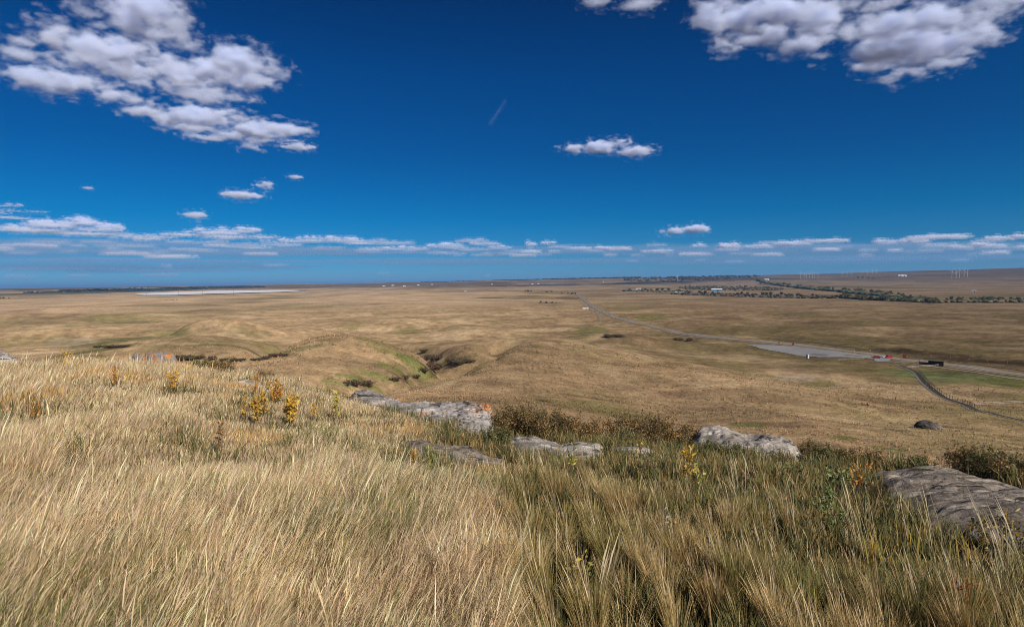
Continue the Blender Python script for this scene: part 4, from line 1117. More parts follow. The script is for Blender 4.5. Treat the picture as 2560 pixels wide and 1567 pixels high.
forb(1980, row(1980, 1200), .34, .55, 130, GRN + OLIVELEAF, "dark leafy herb below the right end of the whitish outcrop", .04, .022, name="leafy_plant", seed=6)
forb(1620, row(1620, 1185), .30, .6, 140, GRN + OLIVELEAF, "dark leafy herb left of the yellow stalk", .04, .022, name="leafy_plant", seed=7)
forb(1860, row(1860, 1215), .30, .5, 120, OLIVELEAF + RUSS, "brown green herb right of the yellow stalk", .04, .020, name="leafy_plant", seed=8)
forb(1415, 3.05, .12, .12, 26, GRN + YGR, "small bright green plant at the very bottom middle", .03, .02, name="leafy_plant")
forb(2315, 3.05, .16, .10, 12, GRN, "round leaved green plant at the very bottom right", .05, .032, name="leafy_plant")
forb(2540, 5.5, .3, .5, 120, YEL[2:] + OLIVELEAF, "orange green plant at the right edge under the slab", .035, .02)
forb(2410, 3.6, .42, .06, 40, [(.22, .06, .025), (.30, .09, .03)], "dark red seed stalk standing at the bottom right", .022, .012, name="dock_stalk", lift=.45)

def grass_clump(px, r, n, h, w, dirx, spread, cols, label, wid=.005, lean=.35, head=1.0, seed=0, name="grass_clump"):
    """a few tall stalks that stand out, in one clump"""
    rng = np.random.default_rng(1500 + seed)
    q = at(px, r); x = rng.normal(0, w, n); y = rng.normal(0, w, n)
    z0 = float(height(q[:1], q[1:])[0])
    z = height(q[0] + x, q[1] + y) - z0 - .02
    me = blades(name, x, y, z, h * rng.uniform(.75, 1.1, n), np.full(n, wid) * rng.uniform(.8, 1.2, n), dirx + rng.normal(0, spread, n), np.clip(rng.normal(lean, .16, n), .03, 1.2), rng.uniform(.3, 1.4, n),
                pick(cols, rng, n) * rng.uniform(.85, 1.1, n)[:, None], rng.uniform(0, 1, n) < head)
    o = obj(name, me); o.location = (q[0], q[1], z0); tag(o, label, "grass")
PALEST = [(.56, .46, .28), (.50, .40, .23), (.60, .50, .32)]
IRIS = [(.42, .33, .07), (.34, .33, .08), (.46, .30, .06)]
grass_clump(1480, 3.1, 9, .52, .03, .35, .35, PALEST, "fan of tall pale stalks with plump seed heads at the bottom middle", .006, .45, 1, 1)
grass_clump(1330, 3.5, 12, .52, .10, 1.2, 1.0, PALEST, "upright pale seed stalks left of the fan of stalks", .005, .15, .9, 2)
grass_clump(1120, 3.3, 6, .60, .05, math.pi, .5, PALEST, "two or three long pale stalks leaning left at the bottom", .005, .30, .8, 3)
grass_clump(2170, 5.0, 16, .60, .07, math.pi - .3, .3, PALEST, "sheaf of long pale stalks bending left below the green plants", .005, .42, .2, 4)
grass_clump(2330, 5.2, 10, .62, .06, math.pi - .3, .25, PALEST, "long pale stalks bending left in front of the big slab", .005, .45, .2, 5)
grass_clump(1975, 5.0, 14, .55, .08, math.pi - .2, .35, PALEST, "pale stalks bending left in the grass below the shrubs", .005, .35, .2, 6)
grass_clump(2555, 4.3, 16, .62, .07, math.pi - .3, .3, PALEST, "pale stalks bending left at the right edge of the photo", .005, .50, .2, 7)
grass_clump(1840, 6.4, 12, .55, .10, math.pi - .2, .35, PALEST, "pale stalks bending left below the tall yellow stalk", .005, .32, .2, 8)
grass_clump(2205, 4.6, 16, .34, .05, 1.57, 1.2, IRIS, "tuft of broad yellow blades in the lower right grass", .011, .35, 0, 9)
grass_clump(2300, 5.0, 10, .34, .06, 1.57, 1.2, IRIS, "yellow bladed tuft under the left tip of the big slab", .010, .30, 0, 10)
grass_clump(2430, 4.9, 12, .30, .06, 1.57, 1.2, IRIS, "yellow green bladed tuft under the middle of the big slab", .010, .40, 0, 11)
grass_clump(2065, 3.4, 8, .30, .04, 1.57, 1.0, IRIS, "thin yellow bladed tuft in the dark hollow at the bottom right", .007, .35, 0, 12)
# ------------------------------------------------------------------ roads, lot and path: sheets laid on the ground
def smooth_line(pts, step):
    P = [np.array(p, float) for p in pts]
    P = [2 * P[0] - P[1]] + P + [2 * P[-1] - P[-2]]
    out = []
    for i in range(1, len(P) - 2):
        n = max(2, int(np.linalg.norm(P[i + 1] - P[i]) / step))
        for k in range(n):
            t = k / n
            out.append(.5 * ((2 * P[i]) + (-P[i - 1] + P[i + 1]) * t + (2 * P[i - 1] - 5 * P[i] + 4 * P[i + 1] - P[i + 2]) * t * t + (-P[i - 1] + 3 * P[i] - 3 * P[i + 1] + P[i + 2]) * t ** 3))
    out.append(P[-2])
    return np.array(out)

def ribbon(name, line, width, lift, mat, cols=7):
    d = np.gradient(line, axis=0); d /= np.linalg.norm(d, axis=1)[:, None] + 1e-9
    s = np.stack([d[:, 1], -d[:, 0]], -1)
    t = np.linspace(-.5, .5, cols)
    w = width if np.ndim(width) else np.full(len(line), width)
    XY = line[:, None, :] + s[:, None, :] * (t[None, :] * w[:, None])[..., None]
    r = np.hypot(XY[..., 0], XY[..., 1])
    Z = height(XY[..., 0], XY[..., 1]) + lift * (1 + r / 900)
    me = grid_mesh(name, np.concatenate([XY, Z[..., None]], -1), mat)
    return obj(name, me)

def ground_mat(name, a, b_, sc=.35, fine=6.0):
    m, nt, b = mat_new(name)
    geo = nnode(nt, "ShaderNodeNewGeometry")
    n1 = nnode(nt, "ShaderNodeTexNoise"); n1.inputs["Scale"].default_value = sc; n1.inputs["Detail"].default_value = 8; n1.inputs["Roughness"].default_value = .7
    n2 = nnode(nt, "ShaderNodeTexNoise"); n2.inputs["Scale"].default_value = fine; n2.inputs["Detail"].default_value = 4
    mx = nnode(nt, "ShaderNodeMix", data_type='RGBA'); mx.inputs[6].default_value = (*a, 1); mx.inputs[7].default_value = (*b_, 1)
    mr = nnode(nt, "ShaderNodeMapRange"); mr.inputs[1].default_value = .35; mr.inputs[2].default_value = .65
    for n in (n1, n2): nt.links.new(geo.outputs["Position"], n.inputs["Vector"])
    nt.links.new(n1.outputs["Fac"], mr.inputs[0]); nt.links.new(mr.outputs[0], mx.inputs[0]); nt.links.new(mx.outputs[2], b.inputs["Base Color"])
    bp = nnode(nt, "ShaderNodeBump"); bp.inputs["Strength"].default_value = .3; bp.inputs["Distance"].default_value = .03
    nt.links.new(n2.outputs["Fac"], bp.inputs["Height"]); nt.links.new(bp.outputs[0], b.inputs["Normal"])
    b.inputs["Roughness"].default_value = .95
    return m
m_asphalt = ground_mat("worn_asphalt", (.150, .118, .082), (.175, .14, .10))
m_gravel = ground_mat("grey_gravel", (.17, .152, .138), (.20, .182, .165), .2)
m_verge = ground_mat("gravel_verge", (.165, .122, .072), (.20, .15, .092), .3)
m_ditch = ground_mat("rough_ditch", (.045, .035, .018), (.08, .06, .033), .5)
m_salt = ground_mat("white_salt_crust", (.66, .64, .60), (.42, .39, .34), .006)
m_paint = ground_mat("worn_paint", (.62, .58, .50), (.50, .46, .38), .5)

ROAD_PX = [(1436, 731), (1446, 739), (1462, 752), (1482, 766), (1512, 781), (1560, 799), (1640, 819), (1740, 838), (1830, 848), (1920, 855), (2010, 865), (2100, 876), (2200, 890), (2330, 907), (2450, 923), (2560, 938), (2680, 954)]
road_pts = [hit(*q)[:2] for q in ROAD_PX]
ROAD = smooth_line(road_pts, 6.0)
o = ribbon("road_verge", ROAD, 13.0, .10, m_verge); tag(o, "pale gravel verge running along both sides of the highway", "verge", kind="structure")
o = ribbon("road", ROAD, 7.4, .18, m_asphalt); tag(o, "grey two lane highway curving across the plain towards the horizon", "road", kind="structure")
o = ribbon("road_markings", ROAD, .28, .22, m_paint, 2); tag(o, "worn centre line of the highway", "road marking", kind="structure")
o = ribbon("road_markings", smooth_line([p for p in (hit(x, y - 11)[:2] for x, y in ROAD_PX[9:])], 6), 3.0, .10, m_ditch, 3); o.name = "ditch"; tag(o, "dark grassy ditch on the far side of the highway", "ditch", kind="structure")
side = smooth_line([hit(*q)[:2] for q in [(2235, 905), (2330, 916), (2400, 926), (2480, 938), (2560, 950), (2660, 966)]], 5)
o = ribbon("track", side, 3.0, .10, m_verge); tag(o, "pale dirt track beside the highway at the right", "track", kind="structure")
fd = smooth_line([hit(*q)[:2] for q in [(1447, 752), (1470, 770), (1492, 782), (1500, 793), (1503, 803)]], 6)
o = ribbon("dirt_track", fd, 4.0, .10, m_verge); tag(o, "short dirt track branching off the far highway", "track", kind="structure")

def flat_poly(name, pix, lift, mat, cell):
    P = np.array([hit(*q)[:2] for q in pix])
    lo, hi = P.min(0), P.max(0)
    nx = int((hi[0] - lo[0]) / cell) + 2; ny = int((hi[1] - lo[1]) / cell) + 2
    X, Y = np.meshgrid(np.linspace(lo[0], hi[0], nx), np.linspace(lo[1], hi[1], ny))
    w = cell * 1.5
    ins = in_poly(X + w * noise2(X / (4 * cell), Y / (4 * cell), 3), Y + w * noise2(X / (4 * cell), Y / (4 * cell), 4), P)
    r = np.hypot(X, Y)
    Z = height(X, Y) + lift * (1 + r / 900)
    k = (ins[:-1, :-1] & ins[1:, 1:] & ins[:-1, 1:] & ins[1:, :-1]).ravel()
    return obj(name, grid_mesh(name, np.stack([X, Y, Z], -1), mat, keep=k))
o = flat_poly("gravel_lot", [(1862, 862), (1905, 862), (1990, 866), (2070, 876), (2150, 886), (2215, 894), (2190, 897), (2110, 894), (2045, 894), (1990, 889), (1945, 880), (1895, 871)], .14, m_gravel, 1.2)
tag(o, "grey gravel parking lot between the highway and the hillside", "parking lot", kind="structure")
o = flat_poly("gravel_lot", [(2190, 893), (2230, 897), (2226, 903), (2192, 906), (2180, 899)], .16, m_gravel, .7); tag(o, "small gravel spur at the end of the parking lot", "parking lot", kind="structure")
m_strip = ground_mat("dry_grass_strip", (.13, .10, .055), (.17, .13, .075), .5)
for q in ([(2024, 884), (2060, 886), (2075, 889.5), (2040, 888)], [(2104, 886), (2140, 889), (2165, 892.5), (2120, 890)]):
    o = flat_poly("grass_strip", q, .22, m_strip, .5); tag(o, "thin strip of dry grass growing in the gravel parking lot", "grass strip", kind="structure")
o = flat_poly("salt_flat", [(330, 735.5), (420, 731.5), (560, 727.5), (700, 726), (780, 727), (700, 731), (560, 734.5), (440, 738.5), (350, 739)], .6, m_salt, 16)
tag(o, "bright white salt flat stretched below the left horizon", "salt flat", kind="structure")

m_path = ground_mat("grey_path", (.125, .11, .095), (.15, .13, .11), .4)
TRAIL_PX = [(2224, 906), (2248, 915), (2272, 925), (2288, 937), (2300, 953), (2314, 968), (2335, 984), (2370, 1001), (2410, 1016), (2460, 1031), (2520, 1045), (2580, 1058), (2640, 1070)]
TRAIL = smooth_line([hit(*q)[:2] for q in TRAIL_PX], 2.0)
o = ribbon("footpath", TRAIL, .8, .07, m_path, 5); tag(o, "narrow grey footpath winding from the parking lot down the right side", "footpath", kind="structure")
_d = np.gradient(TRAIL, axis=0); _d /= np.linalg.norm(_d, axis=1)[:, None]
TRAIL_N = np.stack([-_d[:, 1], _d[:, 0]], -1)
if TRAIL_N[len(TRAIL) // 2, 0] < 0: TRAIL_N = -TRAIL_N          # towards the right / far side

m_fence_shade = ground_mat("fence_shade_strip", (.030, .024, .013), (.055, .045, .024), .8)  # ribbon below paints the rail fence's shade on the ground, no dug ditch
o = ribbon("ditch", TRAIL[6:] + TRAIL_N[6:] * 1.5, 1.9, .05, m_fence_shade, 4); tag(o, "dark strip of painted fence shade between the footpath and its rail fence", "ditch", kind="structure")

# ------------------------------------------------------------------ mesh boxes
def box(bm, c, s, rz=0.0):
    M = Matrix.Translation(c) @ Matrix.Rotation(rz, 4, 'Z') @ Matrix.Diagonal((s[0], s[1], s[2], 1))
    bmesh.ops.create_cube(bm, size=1.0, matrix=M)
def cyl(bm, p, q, r0, r1, n=8):
    p = Vector(p); q = Vector(q); d = q - p
    M = Matrix.Translation((p + q) / 2) @ d.to_track_quat('Z', 'Y').to_matrix().to_4x4()
    bmesh.ops.create_cone(bm, cap_ends=True, segments=n, radius1=r0, radius2=r1, depth=d.length, matrix=M)
def bm_mesh(name, bm, mat, bevel=0.0):
    if bevel:
        bmesh.ops.bevel(bm, geom=[e for e in bm.edges], offset=bevel, segments=2, affect='EDGES')
    me = bpy.data.meshes.new(name); bm.to_mesh(me); bm.free(); me.materials.append(mat); return me

m_wood = mat_plain("grey_weathered_wood", (.22, .18, .14), .9, .3, 4)
m_wood_dark = mat_plain("dark_stained_wood", (.06, .045, .035), .85, .3, 4)
m_wood_pale = mat_plain("bleached_wood", (.34, .30, .25), .85, .2, 4)
m_white = mat_plain("white_paint", (.48, .475, .46), .5, .06, 1)
m_red = mat_plain("red_paint", (.22, .025, .02), .45, .1, 3)
m_steel = mat_plain("galvanised_steel", (.45, .46, .47), .5, .12, 6, .3)

def fence(name, line, spacing, ph, rails, mat, label, pr=.08, rail_h=.05, skip_post=False):
    seg = np.linalg.norm(np.diff(line, axis=0), axis=1); s = np.concatenate([[0], np.cumsum(seg)])
    n = max(1, int(s[-1] / spacing)); t = np.linspace(0, s[-1], n + 1)
    px = np.interp(t, s, line[:, 0]); py = np.interp(t, s, line[:, 1]); pz = height(px, py)
    root = empty(name, (px[0], py[0], pz[0]))
    base = Vector((px[0], py[0], pz[0]))
    bm = bmesh.new(); cyl(bm, (0, 0, -.2), (0, 0, ph), pr, pr * .9, 6); pm = bm_mesh("post", bm, mat)
    for i in range(n + 1):
        o = obj("post", pm, root); o.location = Vector((px[i], py[i], pz[i])) - base; o.rotation_euler = (0.03 * math.sin(i * 5.1), .03 * math.cos(i * 3.7), i * 1.1)
    for hgt in rails:
        bm = bmesh.new()
        for i in range(n):
            cyl(bm, Vector((px[i], py[i], pz[i] + hgt)) - base, Vector((px[i + 1], py[i + 1], pz[i + 1] + hgt)) - base, rail_h, rail_h, 5)
        obj("rail", bm_mesh("rail", bm, mat), root)
    tag(root, label, "fence")
    return root
k0 = int(len(TRAIL) * .22); k1 = int(len(TRAIL) * .76)
fence("rail_fence", TRAIL[k0:k1] + TRAIL_N[k0:k1] * 2.6, 3.2, 1.25, (.45, .8, 1.15), m_wood_dark, "dark wooden rail fence following the right side of the footpath", .07, .04)
L = lambda *q: smooth_line([hit(*p)[:2] for p in q], 3)
fence("rail_fence", L((2433, 1016), (2500, 1012), (2560, 1009), (2640, 1005)), 5, 1.2, (.6, 1.05), m_wood_pale, "pale rail fence running off to the right from the footpath bend", .07, .045)
fence("rail_fence", L((2267, 921), (2310, 918), (2354, 914)), 4, 1.2, (.5, 1.0), m_wood_pale, "short bleached rail fence below the dark shelter", .08, .06)
fence("rail_fence", L((2096, 902), (2140, 900), (2182, 898)), 4, 1.2, (.6, 1.05), m_wood, "weathered rail fence along the near edge of the parking lot", .09, .06)
fence("rail_fence", L((2200, 903), (2250, 907), (2297, 906)), 4, 1.2, (.5, 1.0), m_wood, "weathered rail fence between the parked cars and the dark shelter", .09, .06)
fence("post_fence", L((1918, 876), (1960, 884), (2010, 892)), 6, 1.2, (.9,), m_wood, "line of thin fence posts around the left edge of the parking lot", .09, .02)
fence("post_fence", L((2329, 892), (2400, 898), (2480, 905), (2570, 912)), 8, 1.3, (1.0,), m_wood, "wire fence on posts along the far side of the highway", .10, .02)

# ------------------------------------------------------------------ small things on the plain at the right
def at_px(px, py): 
    p = hit(px, py); return Vector(p)
def facing(p): return -math.atan2(p[0], p[1])

# portable toilet
m_teal = mat_plain("faded_teal_plastic", (.10, .20, .22), .5, .1, 2)
m_lightgrey = mat_plain("light_grey_plastic", (.40, .41, .41), .5, .06, 2)
p = at_px(2019, 896)
t = empty("portable_toilet", p, facing(p) - .65); tag(t, "portable toilet cabin standing at the near edge of the parking lot", "toilet")
bm = bmesh.new(); box(bm, (0, 0, 1.1), (1.15, 1.15, 2.1)); obj("cabin", bm_mesh("cabin", bm, m_lightgrey, .04), t)
bm = bmesh.new(); box(bm, (0, 0, 2.2), (1.25, 1.25, .10)); box(bm, (0, 0, 2.28), (.9, .9, .12)); obj("roof", bm_mesh("roof", bm, m_lightgrey, .03), t)
bm = bmesh.new(); box(bm, (-.59, 0, 1.08), (.03, .85, 1.9)); obj("door", bm_mesh("door", bm, m_teal), t)
bm = bmesh.new(); cyl(bm, (.4, .4, 2.2), (.4, .4, 2.7), .06, .06); obj("vent_pipe", bm_mesh("vent_pipe", bm, m_steel), t)

# parked cars
m_glass = mat_plain("dark_window_glass", (.03, .035, .04), .1, .1, 2, 0, .6)
m_tyre = mat_plain("rubber", (.025, .025, .025), .9, .2, 5)
def car(px, py, rz, col, label, kind="car"):
    p = at_px(px, py)
    t = empty("parked_car", p, facing(p) + rz); tag(t, label, "car", None)
    m = mat_plain("car_paint", col, .3, .03, 1, .2, .5)
    prof = [(-2.2, .35), (-2.25, .75), (-2.1, .95), (-1.2, 1.0), (-.6, 1.42), (1.2, 1.45), (2.0, 1.0), (2.2, .9), (2.2, .35)] if kind == "car" else \
           [(-2.6, .45), (-2.65, 1.0), (-1.4, 1.12), (-.8, 1.75), (.55, 1.78), (.7, 1.15), (2.6, 1.15), (2.6, .45)]
    bm = bmesh.new(); n = len(prof)
    for s in (-.87, .87):
        for x, z in prof: bm.verts.new((x, s * (1 - .12 * (z > 1.2)), z))
    bm.verts.ensure_lookup_table()
    bm.faces.new([bm.verts[i] for i in range(n)]); bm.faces.new([bm.verts[n + i] for i in reversed(range(n))])
    for i in range(n): bm.faces.new([bm.verts[i], bm.verts[n + i], bm.verts[n + (i + 1) % n], bm.verts[(i + 1) % n]])
    bmesh.ops.recalc_face_normals(bm, faces=bm.faces)
    obj("body", bm_mesh("body", bm, m, .05), t)
    bm = bmesh.new()
    x0, x1, zz = (-.5, 1.1, 1.22) if kind == "car" else (-.75, .5, 1.45)
    for s in (-1, 1): box(bm, ((x0 + x1) / 2, s * .80, zz), (x1 - x0, .06, .32))
    box(bm, (x0 - .32, 0, zz - .02), (.06, 1.3, .34)); box(bm, (x1 + (.45 if kind == "car" else .18), 0, zz), (.06, 1.3, .32))
    obj("window", bm_mesh("window", bm, m_glass), t)
    for x in (-1.4, 1.4):
        for s in (-.82, .82):
            bm = bmesh.new(); cyl(bm, (x, s - .11, .34), (x, s + .11, .34), .34, .34, 14); obj("wheel", bm_mesh("wheel", bm, m_tyre), t)
    return t
car(2190, 895.5, .3, (.13, .02, .02), "dark maroon car parked at the end of the gravel lot")
car(2208, 894.5, 1.2, (.32, .37, .42), "pale blue white car parked between the maroon one and the red pickup")
car(2221, 895, .9, (.24, .022, .016), "bright red pickup parked nearest the highway", "pickup")

# shelter with dark panels
p = at_px(2322, 913)
t = empty("information_shelter", p, facing(p) - .15); tag(t, "dark boarded shelter standing beside the highway near the rail fences", "shelter")
m_panel = mat_plain("black_boards", (.022, .020, .020), .7, .3, 3)
bm = bmesh.new(); box(bm, (3.0, 0, 1.2), (6.4, .25, 2.3)); obj("panel", bm_mesh("panel", bm, m_panel, .02), t)
bm = bmesh.new(); box(bm, (-2.2, .3, .8), (4.0, .25, 1.5)); obj("panel", bm_mesh("panel", bm, m_wood_dark, .02), t)
for x in (-4.3, -.15, 6.3):
    bm = bmesh.new(); box(bm, (x, 0, 1.2), (.22, .32, 2.6)); obj("post", bm_mesh("post", bm, m_wood_dark), t)
bm = bmesh.new(); box(bm, (3.0, 0, 2.44), (6.8, .9, .14)); obj("roof", bm_mesh("roof", bm, m_panel), t)

def sign(px, py, w, h, top, mat, label, name="road_sign"):
    p = at_px(px, py); t = empty(name, p, facing(p)); tag(t, label, "sign")
    bm = bmesh.new(); cyl(bm, (0, 0, -.2), (0, 0, top), .05, .05); obj("post", bm_mesh("post", bm, m_steel), t)
    bm = bmesh.new(); box(bm, (0, -.08, top - h / 2), (w, .04, h)); obj("sign_board", bm_mesh("sign_board", bm, mat, .01), t)
sign(2261, 898, 1.5, 2.0, 2.6, m_red, "red sign on a post between the red pickup and the dark shelter")
sign(1983, 865, 1.2, 1.6, 2.2, m_red, "small red sign on a post at the far corner of the parking lot")
sign(1947, 861, .9, .9, 1.8, m_red, "smallest red sign beside the highway at the left end of the parking lot")
sign(2253, 888, .5, .8, 2.0, m_wood_dark, "dark sign back on a post across the highway")
for i, (px, py) in enumerate([(2136, 881), (2305, 902), (2390, 912), (2176, 879)]):
    sign(px, py, .16, .5, 1.4, m_white, ["white marker post at the highway edge above the parking lot", "white marker post at the highway edge near the dark shelter", "white marker post at the highway edge right of the dark shelter", "white marker post on the far side of the highway"][i], "marker_post")
# white board lying on the slope
pl = at_px(1735, 970); pr2 = at_px(1785, 966)
bm = bmesh.new(); d = pr2 - pl; cyl(bm, (0, 0, .12), d + Vector((0, 0, .12)), .07, .06, 6)
o = obj("wooden_pole", bm_mesh("wooden_pole", bm, m_wood_pale)); o.location = pl; tag(o, "long pale pole lying on the hillside below the ledge", "pole")

# ------------------------------------------------------------------ brush in the gullies
gb1 = shrub_proto(21, 1.5, .80, 40, 1300, [(.15, .095, .062), (.12, .085, .055), (.18, .115, .07), (.14, .115, .06)], .10, .08, .1)
gb2 = shrub_proto(22, 1.7, .70, 40, 1200, [(.16, .11, .065), (.13, .12, .06), (.11, .085, .052), (.15, .14, .065)], .10, .08, .1)
gul = [(1080, 925, 46, 24, "large dark brown bush on the green gully floor"), (1058, 930, 26, 16, "smaller dark bush touching the large one in the gully"), (1092, 902, 40, 20, "dark brown bush upstream at the gully bend"), (1075, 896, 30, 14, "dark bush left of the gully bend"),
       (1128, 906, 30, 16, "dark bush under the steep right bank of the gully"), (1152, 908, 44, 15, "wide low dark bush on the right bank of the gully"), (1062, 880, 26, 10, "small dark bush highest up the gully"), (1178, 905, 24, 10, "last dark bush at the right end of the gully"),
       (1010, 946, 34, 10, "low brown bush at the lower mouth of the gully"), (1038, 944, 26, 10, "brown bush right beside the lower mouth of the gully"), (985, 950, 30, 9, "brown bush on the gully edge behind the ledge"),
       (880, 962, 40, 16, "tangled brown bush just beyond the brink left of the ledge"), (915, 963, 40, 14, "tangled brown bush behind the start of the ledge")]
for i, (px, py, w, h, lab) in enumerate(gul):
    p = hit(px, py); r = math.hypot(p[0], p[1]); ms = (gb1, gb2)[i % 2]
    e = plant("bush", ms, tuple(p), i * 1.3, 1, lab, "bush")
    s = w * r / F_PX / 1.35; e.scale = (s, s * .9, h * .75 * r / F_PX / .72)
for k, (line, n, w, h, lab, grp) in enumerate([
    ([(530, 900), (590, 903), (640, 901), (670, 896), (700, 890)], 10, 22, 7, "low dark brown bush in the thicket line along the left gully", "bushes along the left gully"),
    ([(450, 898), (500, 897)], 5, 20, 9, "dark bush in the small clump right of the orange boulder", "bushes right of the orange boulder"),
    ([(245, 868), (310, 867)], 5, 18, 5, "tiny reddish brown bush in the row behind the left brink", "bushes behind the left brink"),
    ([(1520, 843), (1550, 841)], 5, 18, 7, "reddish brown bush in the clump under the highway bend", "bushes under the highway bend"),
    ([(1690, 851), (1720, 852)], 3, 16, 6, "dark bush beside the highway left of the parking lot", "bushes beside the highway")]):
    rng = np.random.default_rng(70 + k)
    L_ = np.array(line, float)
    for i in range(n):
        t = i / max(1, n - 1) * (len(L_) - 1); a = int(min(t, len(L_) - 2)); q = L_[a] + (L_[a + 1] - L_[a]) * (t - a)
        p = hit(q[0] + rng.normal(0, 3), q[1] + rng.normal(0, .6)); r = math.hypot(p[0], p[1])
        e = plant("bush", (gb1, gb2)[i % 2], tuple(p), i * 1.9, 1, lab, "bush", grp)
        s = w * rng.uniform(.7, 1.3) * r / F_PX / 1.35; e.scale = (s, s, h * rng.uniform(.7, 1.3) * r / F_PX / .72)

# ------------------------------------------------------------------ trees by the river
def tree_proto(seed, h, w, cols, n=420, leaf=.75):
    rng = np.random.default_rng(seed)
    tubes = [tube([(0, 0, -.3), (rng.normal(0, .15), rng.normal(0, .15), h * .3), (rng.normal(0, .3), rng.normal(0, .3), h * .8)], .28, 6)]
    cen = []
    for i in range(9):
        a = rng.uniform(0, 6.28); q = rng.uniform(.3, 1)
        c = np.array([math.cos(a) * w * .36 * q, math.sin(a) * w * .36 * q, h * rng.uniform(.32, .85)])
        tubes.append(tube([(0, 0, c[2] * .5), c * np.array([.5, .5, .85]), c], .09, 4)); cen.append((c, w * rng.uniform(.16, .28)))
    pos = []
    for c, s in cen:
        d = rng.normal(0, 1, (n // 9, 3)); d /= np.linalg.norm(d, axis=1)[:, None]
        pos.append(c + d * s * rng.uniform(.6, 1.05, (n // 9, 1)) * np.array([1, 1, .8]))
    pos = np.concatenate(pos); pos[:, 2] = np.maximum(pos[:, 2], h * .08)
    Vs, Fs, k = [], [], 0
    for v, f in tubes: Vs.append(v); Fs.append(np.array(f) + k); k += len(v)
    F = np.concatenate(Fs)
    return (np_mesh("trunk", np.concatenate(Vs), F.ravel(), np.arange(len(F)) * 4, None, m_stem),
            leaf_mesh("crown", pos, leaf * 1.5, leaf * 1.2, pick(cols, rng, len(pos)) * rng.uniform(.7, 1.3, len(pos))[:, None], rng))
TG = [(.09, .10, .042), (.11, .115, .048), (.075, .085, .038), (.15, .12, .045)]
TB = [(.085, .060, .036), (.10, .075, .040), (.07, .055, .032), (.095, .085, .04)]
TO = [(.12, .11, .042), (.14, .12, .045), (.10, .09, .035)]
tp = {"g1": tree_proto(31, 10, 9, TG), "g2": tree_proto(32, 8.5, 9, TG + TO), "g3": tree_proto(33, 11, 8, TG), "b1": tree_proto(34, 5, 7, TB), "b2": tree_proto(35, 4, 7, TB + TO), "o1": tree_proto(36, 8, 8, TO)}
BELTS = [  # photo polyline, half spread, count, kinds, px height, label, group
    ([(2095, 743), (2160, 749), (2230, 754), (2300, 757), (2340, 757)], 2.5, 46, ("g1", "g2", "o1"), 11, "leafy olive green tree in the thick riverside belt at the right", "trees in the thick riverside belt"),
    ([(2100, 728), (2150, 732), (2200, 737), (2250, 742), (2310, 749)], 2.2, 36, ("g1", "g3", "g2"), 9, "dark green tree in the upper arm of the riverside belt", "trees in the upper riverside belt"),
    ([(2330, 755), (2400, 753), (2470, 753), (2520, 753), (2590, 756)], 1.5, 40, ("g1", "g3", "g2"), 9, "dark green tree in the thin line of trees running off to the right edge", "trees in the thin line at the right edge"),
    ([(1900, 712), (1950, 714), (2000, 718), (2050, 723), (2085, 727)], 1.3, 34, ("g3", "g1"), 7, "dark bluish green tree in the narrow line left of the riverside belt", "trees in the narrow dark line"),
    ([(1700, 735), (1800, 737), (1900, 738), (2000, 741), (2090, 746)], 3.0, 58, ("b1", "b2"), 5, "low reddish brown thicket tree on the near river bank", "thickets on the near river bank"),
    ([(1710, 722), (1780, 722), (1850, 720), (1930, 724)], 5.0, 52, ("g1", "g2", "o1"), 5, "small green tree scattered over the valley floor left of the belt", "trees scattered over the valley floor"),
    ([(1560, 727), (1640, 727), (1720, 729)], 1.6, 22, ("b1", "g2"), 5, "brownish green tree in the patch right of the far end of the highway", "trees right of the far highway"),
]
for bi, (line, sp, n, kinds, hp, lab, grp) in enumerate(BELTS):
    rng = np.random.default_rng(200 + bi); L_ = np.array(line, float)
    for i in range(n):
        t = rng.uniform(0, len(L_) - 1.001); a = int(t); q = L_[a] + (L_[a + 1] - L_[a]) * (t - a)
        p = hit(q[0], q[1] + rng.uniform(-sp, sp)); r = math.hypot(p[0], p[1])
        k = kinds[rng.integers(0, len(kinds))]
        hh = {"g1": 10, "g2": 8.5, "g3": 11, "b1": 5, "b2": 4, "o1": 8}[k]
        s = hp * rng.uniform(.7, 1.25) * r / F_PX / hh
        plant("tree", tp[k], tuple(p), rng.uniform(0, 6.28), s, lab, "tree", grp, ("trunk", "crown"))
for i, (px, py, n, hp, lab, grp) in enumerate([(1322, 729, 5, 5, "small dark tree in the clump left of the far end of the highway", "clump left of the far highway"), (1375, 731, 4, 4, "tiny tree in the pair of groves beside the far highway", "groves beside the far highway"),
                                              (1352, 758, 4, 5, "bare little tree in the left one of two small groves on the plain", "left small grove on the plain"), (1388, 758, 5, 4, "bare little tree in the right one of two small groves on the plain", "right small grove on the plain"),
                                              (1430, 735, 8, 5, "small brown tree where the highway vanishes", "trees where the highway vanishes"), (80, 732, 6, 5, "dark tree in the clump at the far left horizon", "clump at the far left horizon"), (10, 747, 4, 4, "dark tree in the row at the left edge", "row at the left edge"), (420, 750, 8, 2, "tiny bush in the dotted row on the left plain", "dotted row on the left plain"),
                                              (2146, 696, 3, 4, "dark tree beside the white farm on the right ridge", "trees on the right ridge"), (2185, 697, 8, 2.5, "dark tree in the shelter belt on the right ridge", "shelter belt on the right ridge")]):
    rng = np.random.default_rng(300 + i)
    for k in range(n):
        p = hit(px + rng.normal(0, 9), py + rng.normal(0, .4)); r = math.hypot(p[0], p[1]); s = hp * rng.uniform(.7, 1.2) * r / F_PX / 8.5
        plant("tree", tp[("g2", "b1")[k % 2] if py > 725 else "g3"], tuple(p), k, s, lab, "tree", grp, ("trunk", "crown"))

